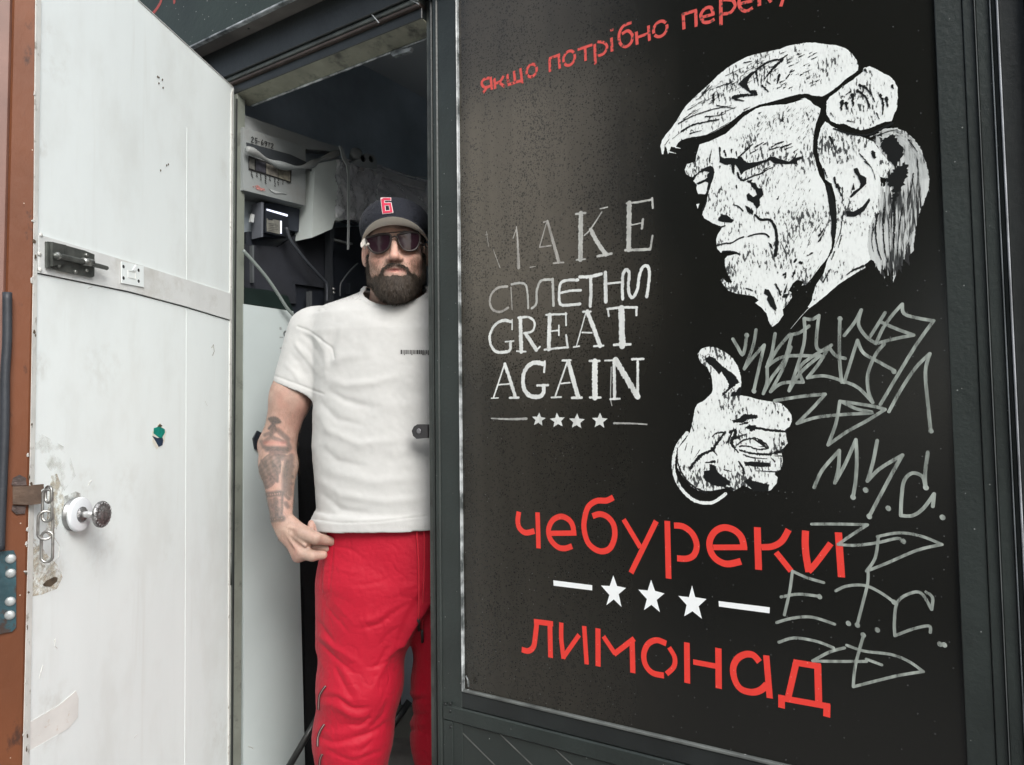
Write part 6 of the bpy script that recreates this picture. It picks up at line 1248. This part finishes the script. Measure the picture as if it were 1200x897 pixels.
# ---- shoes
def shoe(e_):
    c = e_.copy(); f = lambda P: np.maximum(np.maximum(smin(ell(P, (c[0], c[1]-.03, .255), (.052, .14, .05)), ell(P, (c[0], c[1]+.045, .285), (.045, .06, .065)), .02), .203-P[:, 2]), P[:, 2]-.34)
    V, Q = surf(f, (c[0]-.08, c[1]-.2, .19), (c[0]+.08, c[1]+.14, .36), .006); qmesh('shoe', V, Q, mat('white_sneaker', (.6, .6, .58), .5), man)
shoe(AL+np.array([0, -.02, 0])); shoe(AR+np.array([0, -.02, 0]))
# ---- beard
def beard(P):
    L = ((P-HC)/kk)@tilt; x, y, z = L[:, 0], L[:, 1], L[:, 2]
    d = ell(P, H(0, -.032, -.095), HS((.069, .066, .053)), tilt)
    d = smin(d, ell(P, H(0, -.068, -.116), HS((.046, .042, .036)), tilt), .03)
    for s_ in (-1, 1): d = smin(d, cap(P, H(s_*.073, -.010, -.020), H(s_*.064, -.025, -.080), .010*kk, .017*kk), .02)
    # bare cheeks and mouth: keep only below a cheek line
    line = -.052-.020*np.exp(-((np.abs(x)-.030)/.016)**2)+np.clip((np.abs(x)-.046)/.022, 0, 1)**1.3*.050
    d = np.maximum(d, (z-line)*.8)
    d = np.maximum(d, -ell(P, H(0, -.105, -.0700), HS((.0275, .035, .0098)), tilt))
    ms = np.full(len(P), 9., np.float32)
    for s_ in (-1, 1):
        pp = [H(s_*.002, -.1075, -.0515), H(s_*.017, -.1050, -.0545), H(s_*.031, -.0950, -.0635), H(s_*.037, -.0850, -.080), H(s_*.036, -.078, -.098)]; rr2 = [.0042, .0048, .0052, .0075, .011]
        for i_ in range(4): ms = np.minimum(ms, cap(P, pp[i_], pp[i_+1], rr2[i_]*kk, rr2[i_+1]*kk))
    d = smin(d, ell(P, H(0, -.094, -.090), HS((.014, .010, .010)), tilt), .006)
    return smin(d, ms, .004)
VD, QD = surf(beard, HC-np.array([.11, .15, .19]), HC+np.array([.11, .09, .04]), .0026)
VD = relax(VD, QD, 1, .5); ND = vnormals(VD, QD); VD += ND*(.0022*vnoise(VD*np.array([1.6, 1.6, .7]), 90, 11)+.002*vnoise(VD, 40, 12))[:, None]
VD = VD-ND*.0015
bd_m = mat('dark_brown_beard', (.036, .026, .018), .75, var=.5, vscale=150, vstretch=(1, 1, .2), bump=.002, bscale=300)
bd_o = qmesh('beard', VD, QD, bd_m, man)
def strands_(V, N, n, L_, w_, name, mt, par, sel=None, dirf=None):
    i = np.where(sel)[0] if sel is not None else np.arange(len(V)); i = i[rng.integers(0, len(i), n)]; P0 = V[i]+rng.normal(0, .0012, (n, 3)); Nn = N[i]
    LHs = ((P0-HC)/kk)@tilt; dn = np.stack([LHs[:, 0]*2.0, LHs[:, 1]*1.2-.05, np.full(n, -1.0)], 1)+rng.normal(0, .28, (n, 3)) if dirf is None else dirf(P0)+rng.normal(0, .2, (n, 3))
    dn = dn-Nn*(dn*Nn).sum(1)[:, None]*.6+Nn*.18; dn /= np.linalg.norm(dn, axis=1)[:, None]; sd_ = np.cross(dn, Nn+rng.normal(0, .3, (n, 3))); sd_ /= np.linalg.norm(sd_, axis=1)[:, None]+1e-9
    l = L_*rng.uniform(.5, 1.25, n)[:, None]; ww = w_*rng.uniform(.6, 1.3, n)[:, None]
    m1 = P0+dn*l*.5+Nn*.0012; e_ = P0+dn*l+np.array([0, 0, -.15])*l*.4
    V2 = np.stack([P0-sd_*ww, P0+sd_*ww, m1+sd_*ww*.8, m1-sd_*ww*.8, e_+sd_*ww*.15, e_-sd_*ww*.15], 1).reshape(-1, 3); b0 = np.arange(n)[:, None]*6
    Q = np.concatenate([b0+np.array([0, 1, 2, 3]), b0+np.array([3, 2, 4, 5])]); o2 = qmesh(name, V2, Q, mt, par); o2['kind'] = 'stuff'; return o2
strands_(VD, ND, 11000, .0105, .00036, 'beard_hair', mat('beard_strands', (.055, .041, .030), .6, var=.5, vscale=200), bd_o, None)
# stubble and short hair round the ears, on the skin
si = isH & (((np.abs(LH[:, 0]) > .058) & (LH[:, 2] > -.03) & (LH[:, 2] < .055) & (LH[:, 1] > -.045) & (np.abs(LH[:, 0]) < .0835)) | ((LH[:, 1] > .03) & (LH[:, 2] > -.06) & (LH[:, 2] < .06)))
si &= ~((np.abs(LH[:, 0]) > .074) & (LH[:, 1] < .03) & (LH[:, 2] < .022))
strands_(VB, NBm, 5000, .008, .0005, 'short_hair', mat('short_dark_hair', (.03, .022, .018), .6, var=.4), man, si, lambda P: np.tile(np.array([0, .4, -1.]), (len(P), 1)))
sb = isH & (LH[:, 1] < -.0) & (((LH[:, 2] < -.028) & (LH[:, 2] > -.085) & (np.abs(LH[:, 0]) > .040)) | ((LH[:, 2] < -.044) & (LH[:, 2] > -.100) & ((LH[:, 2] > -.0585) | (LH[:, 2] < -.080))))
strands_(VB, NBm, 3000, .006, .00028, 'stubble', mat('brown_stubble', (.20, .13, .09), .6), man, sb)
strands_(VB, NBm, 2600, .011, .00016, 'arm_hair', mat('fine_arm_hair', (.22, .15, .10), .6), man, hm, lambda P: np.tile(np.array([.3, 0, -1.]), (len(P), 1)))
# ---- cap
cc_ = (.0, .018, .066); cr_ = (.1005, .112, .081)
def crown(P):
    d = ell(P, H(*cc_), HS(cr_), tilt); L = ((P-HC)/kk)@tilt
    d = np.maximum(d, (.026+.42*np.clip(-L[:, 1]-.02, 0, .2)+ -L[:, 2]*1.0)*.98)
    inn = ell(P, H(*cc_), HS(tuple(np.array(cr_)-.004)), tilt); return np.maximum(d, -inn)
VC_, QC = surf(crown, HC-np.array([.12, .13, .02]), HC+np.array([.12, .16, .16]), .003)
VC_ = relax(VC_, QC, 2, .5); NC = vnormals(VC_, QC); LC = ((VC_-HC)/kk)@tilt
ang = np.arctan2(LC[:, 1]-cc_[1], LC[:, 0]); sm_ = np.min(np.abs(((ang[:, None]-np.array([-math.pi/2+k_*math.pi/3 for k_ in range(6)]))+math.pi) % (2*math.pi)-math.pi), axis=1)
VC_ = VC_-NC*(.0012*np.exp(-(sm_*np.hypot(LC[:, 0], LC[:, 1]-cc_[1])/.0025)**2))[:, None]
navy = cloth('navy_wool_cap', (.011, .013, .020), .85, .05, .0008, 300); cap_o = qmesh('cap', VC_, QC, navy, man)
# brim
V = []; Fs = []; na, nr = 28, 8
for s_ in range(2):
    for i in range(na+1):
        t = -1+2*i/na; a_ = t*1.12
        for j in range(nr+1):
            r_ = j/nr; ix, iy = (.0965)*math.sin(a_), .018-.1060*math.cos(a_)
            k2 = max(0, 1-abs(t)**2.6); ox, oy = ix*(1+.06*r_), iy-.066*k2*r_-.002
            z = .0465+.010*r_*k2-.0230*t*t-.003*r_*abs(t)-.0*r_
            z += .010*(1-t*t); V.append(H(ox, oy, z-.0035*s_*1.0))
nn1 = (na+1)*(nr+1)
for s_ in range(2):
    for i in range(na):
        for j in range(nr):
            a_ = s_*nn1+i*(nr+1)+j; f = (a_, a_+1, a_+nr+2, a_+nr+1); Fs.append(f if s_ else f[::-1])
top_f = [f for f in Fs if f[0] < nn1]; bot_f = [f for f in Fs if f[0] >= nn1]
edge = [(i*(nr+1)+nr, (i+1)*(nr+1)+nr, nn1+(i+1)*(nr+1)+nr, nn1+i*(nr+1)+nr) for i in range(na)]
Vw = toW(np.array(V)); brim = mesh('brim', Vw, top_f+edge, navy, cap_o, True)
mesh('brim_underside', Vw, bot_f, cloth('grey_brim_underside', (.86, .83, .73), .8, .1, .0004, 300), cap_o, True)
def onell(u, v):
    d = ray(u, v); dl_ = np.array([d@RH, d@FH, d[2]]); o_ = np.array([0, 0, CAM[2]]); r3 = np.array(cr_)*kk+.0012
    c3 = H(*cc_); a_ = (tilt.T@dl_)/r3; b_ = (tilt.T@(o_-c3))/r3; A_ = a_@a_; B_ = 2*a_@b_; C3 = b_@b_-1; dsc = B_*B_-4*A_*C3
    t = (-B_-math.sqrt(max(dsc, 0)))/(2*A_); return o_+dl_*t
def logo(lines, w_, mt, lift, name):
    b = MB(); ZL = Z((405, 215), 5.98); kl = 0
    for pts in lines:
        P_ = ZL(pts)
        for (u0, v0), (u1, v1) in zip(P_[:-1], P_[1:]):
            n_ = max(1, int(math.hypot(u1-u0, v1-v0)/1.5)); L_ = math.hypot(u1-u0, v1-v0)+1e-9; nx, ny = -(v1-v0)/L_*w_/2, (u1-u0)/L_*w_/2; ex, ey = (u1-u0)/L_*w_*.42, (v1-v0)/L_*w_*.42
            u0_, v0_, u1_, v1_ = u0-ex, v0-ey, u1+ex, v1+ey
            for k_ in range(n_):
                s0_, s1_ = k_/n_, (k_+1)/n_; qd = []
                for s_, sg in ((s0_, 1), (s1_, 1), (s1_, -1), (s0_, -1)):
                    p = onell(u0_+(u1_-u0_)*s_+nx*sg, v0_+(v1_-v0_)*s_+ny*sg); qd.append(p-np.array([0, lift+kl, 0]))
                b.add(toW(np.array(qd)), [(0, 1, 2, 3)])
            kl += .00005
    return b.build(name, mt, cap_o)
lg = [[(256,112),(310,112)], [(257,112),(268,203)], [(268,148),(312,146),(322,198),(268,205)], [(262,110),(272,200)]]
logo(lg, 4.0, mat('white_embroidery', (.6, .5, .5), .8), .0008, 'logo_outline'); logo(lg, 2.5, mat('red_embroidery', (.50, .03, .07), .8), .0022, 'logo')
b = MB(); pw = [H(-.0865, -.002+.002*i, .030-.004*i) for i in range(5)]; b.tube([toW([p])[0] for p in pw], .003, 6); b.build('side_tab', mat('red_white_tab', (.5, .2, .2), .7, var=.5, vscale=150), cap_o)
b = MB(); b.lathe(toW([H(cc_[0], cc_[1], cc_[2]+cr_[2])])[0], (0, 0, 1), [(-.002, .007), (.002, .006), (.0035, .002)], 12); b.build('cap_button', navy, cap_o, True)
# ---- sunglasses
lens_m = mat('dark_purple_lens', (.022, .010, .015), .10, spec=.28); fr_m = mat('dark_tortoise_frame', (.022, .015, .013), .42, var=.6, vscale=120)
gl = MB(); YG = -.1015
def gp(u, v):                                                      # onto the gently wrapped plane of the glasses
    zz_ = q(u, v, 1.0); p0 = H(0, YG, 0); n_ = tilt@np.array([0, -1, 0]); d = ray(u, v); dl_ = np.array([d@RH, d@FH, d[2]]); o_ = np.array([0, 0, CAM[2]]); t = ((p0-o_)@n_)/(dl_@n_); p = o_+dl_*t
    L = ((p-HC)/kk)@tilt; return H(L[0], YG+3.2*L[0]**2, L[2])
G0 = Z((405, 215), 5.98)
lensL = [(140,380),(165,372),(210,362),(265,356),(310,360),(318,385),(312,425),(295,460),(262,482),(225,488),(190,478),(165,450),(150,415)]
lensR = [(365,362),(410,348),(460,340),(505,345),(520,365),(518,400),(505,440),(480,465),(445,472),(410,465),(385,435),(370,400)]
gm = empty
sun_o = None
for ln_ in (lensL, lensR):
    P_ = cr([toW([gp(*G0([p])[0])])[0] for p in ln_], 3, True); c_ = sum(P_)/len(P_); n_ = len(P_)
    V = list(P_)+[p*.6+c_*.4-FH*.0012 for p in P_]+[c_-FH*.0016]; Fs = [(i, (i+1) % n_, n_+(i+1) % n_, n_+i) for i in range(n_)]+[(n_+i, n_+(i+1) % n_, 2*n_) for i in range(n_)]
    b = MB(); b.tube([p-FH*.0005 for p in P_], .0028, 8, closed=True)
    if sun_o is None: sun_o = b.build('sunglasses', fr_m, man, True)
    else: b.build('rim', fr_m, sun_o, True)
    b = MB(); b.add(V, Fs); b.build('lens', lens_m, sun_o, True)
b = MB(); b.tube([toW([gp(*G0([p])[0])])[0]-FH*.001 for p in ((312,392),(325,378),(345,372),(362,380),(370,392))], [.0022, .0024, .0024, .0024, .0022], 8); b.build('bridge', fr_m, sun_o, True)
b = MB(); b.tube([toW([gp(*G0([p])[0])])[0]-FH*.0005 for p in ((150,374),(230,352),(340,344),(440,334),(515,346))], .0018, 8); b.build('brow_bar', fr_m, sun_o, True)
for s_ in (-1, 1):
    b = MB(); e0 = H(s_*.0705, YG+.016, .002 if s_ < 0 else .0075); pts = [H(s_*.068, YG+.013, .003), H(s_*.0765, YG+.028, .003), H(s_*.081, YG+.055, .005), H(s_*.084, -.005, .006), H(s_*.084, .02, .0)]
    b.tube([toW([p])[0] for p in pts], [.0042, .0042, .003, .0025, .002], 8); b.build('temple', mat('cream_temple', (.58, .54, .48), .4) if s_ < 0 else fr_m, sun_o, True)
b = MB(); pl_ = [toW([gp(*G0([p])[0])])[0]+FH*.003 for p in ((97,408),(118,378),(140,372),(150,392),(128,418),(104,440),(98,432))]; b.extr(pl_, FH*.003); b.build('temple_hinge', mat('cream_hinge', (.72, .68, .62), .4), sun_o)
print('man', round(_t.time()-_t0, 1), 's', len(VB), len(VS), len(VT), len(VD))
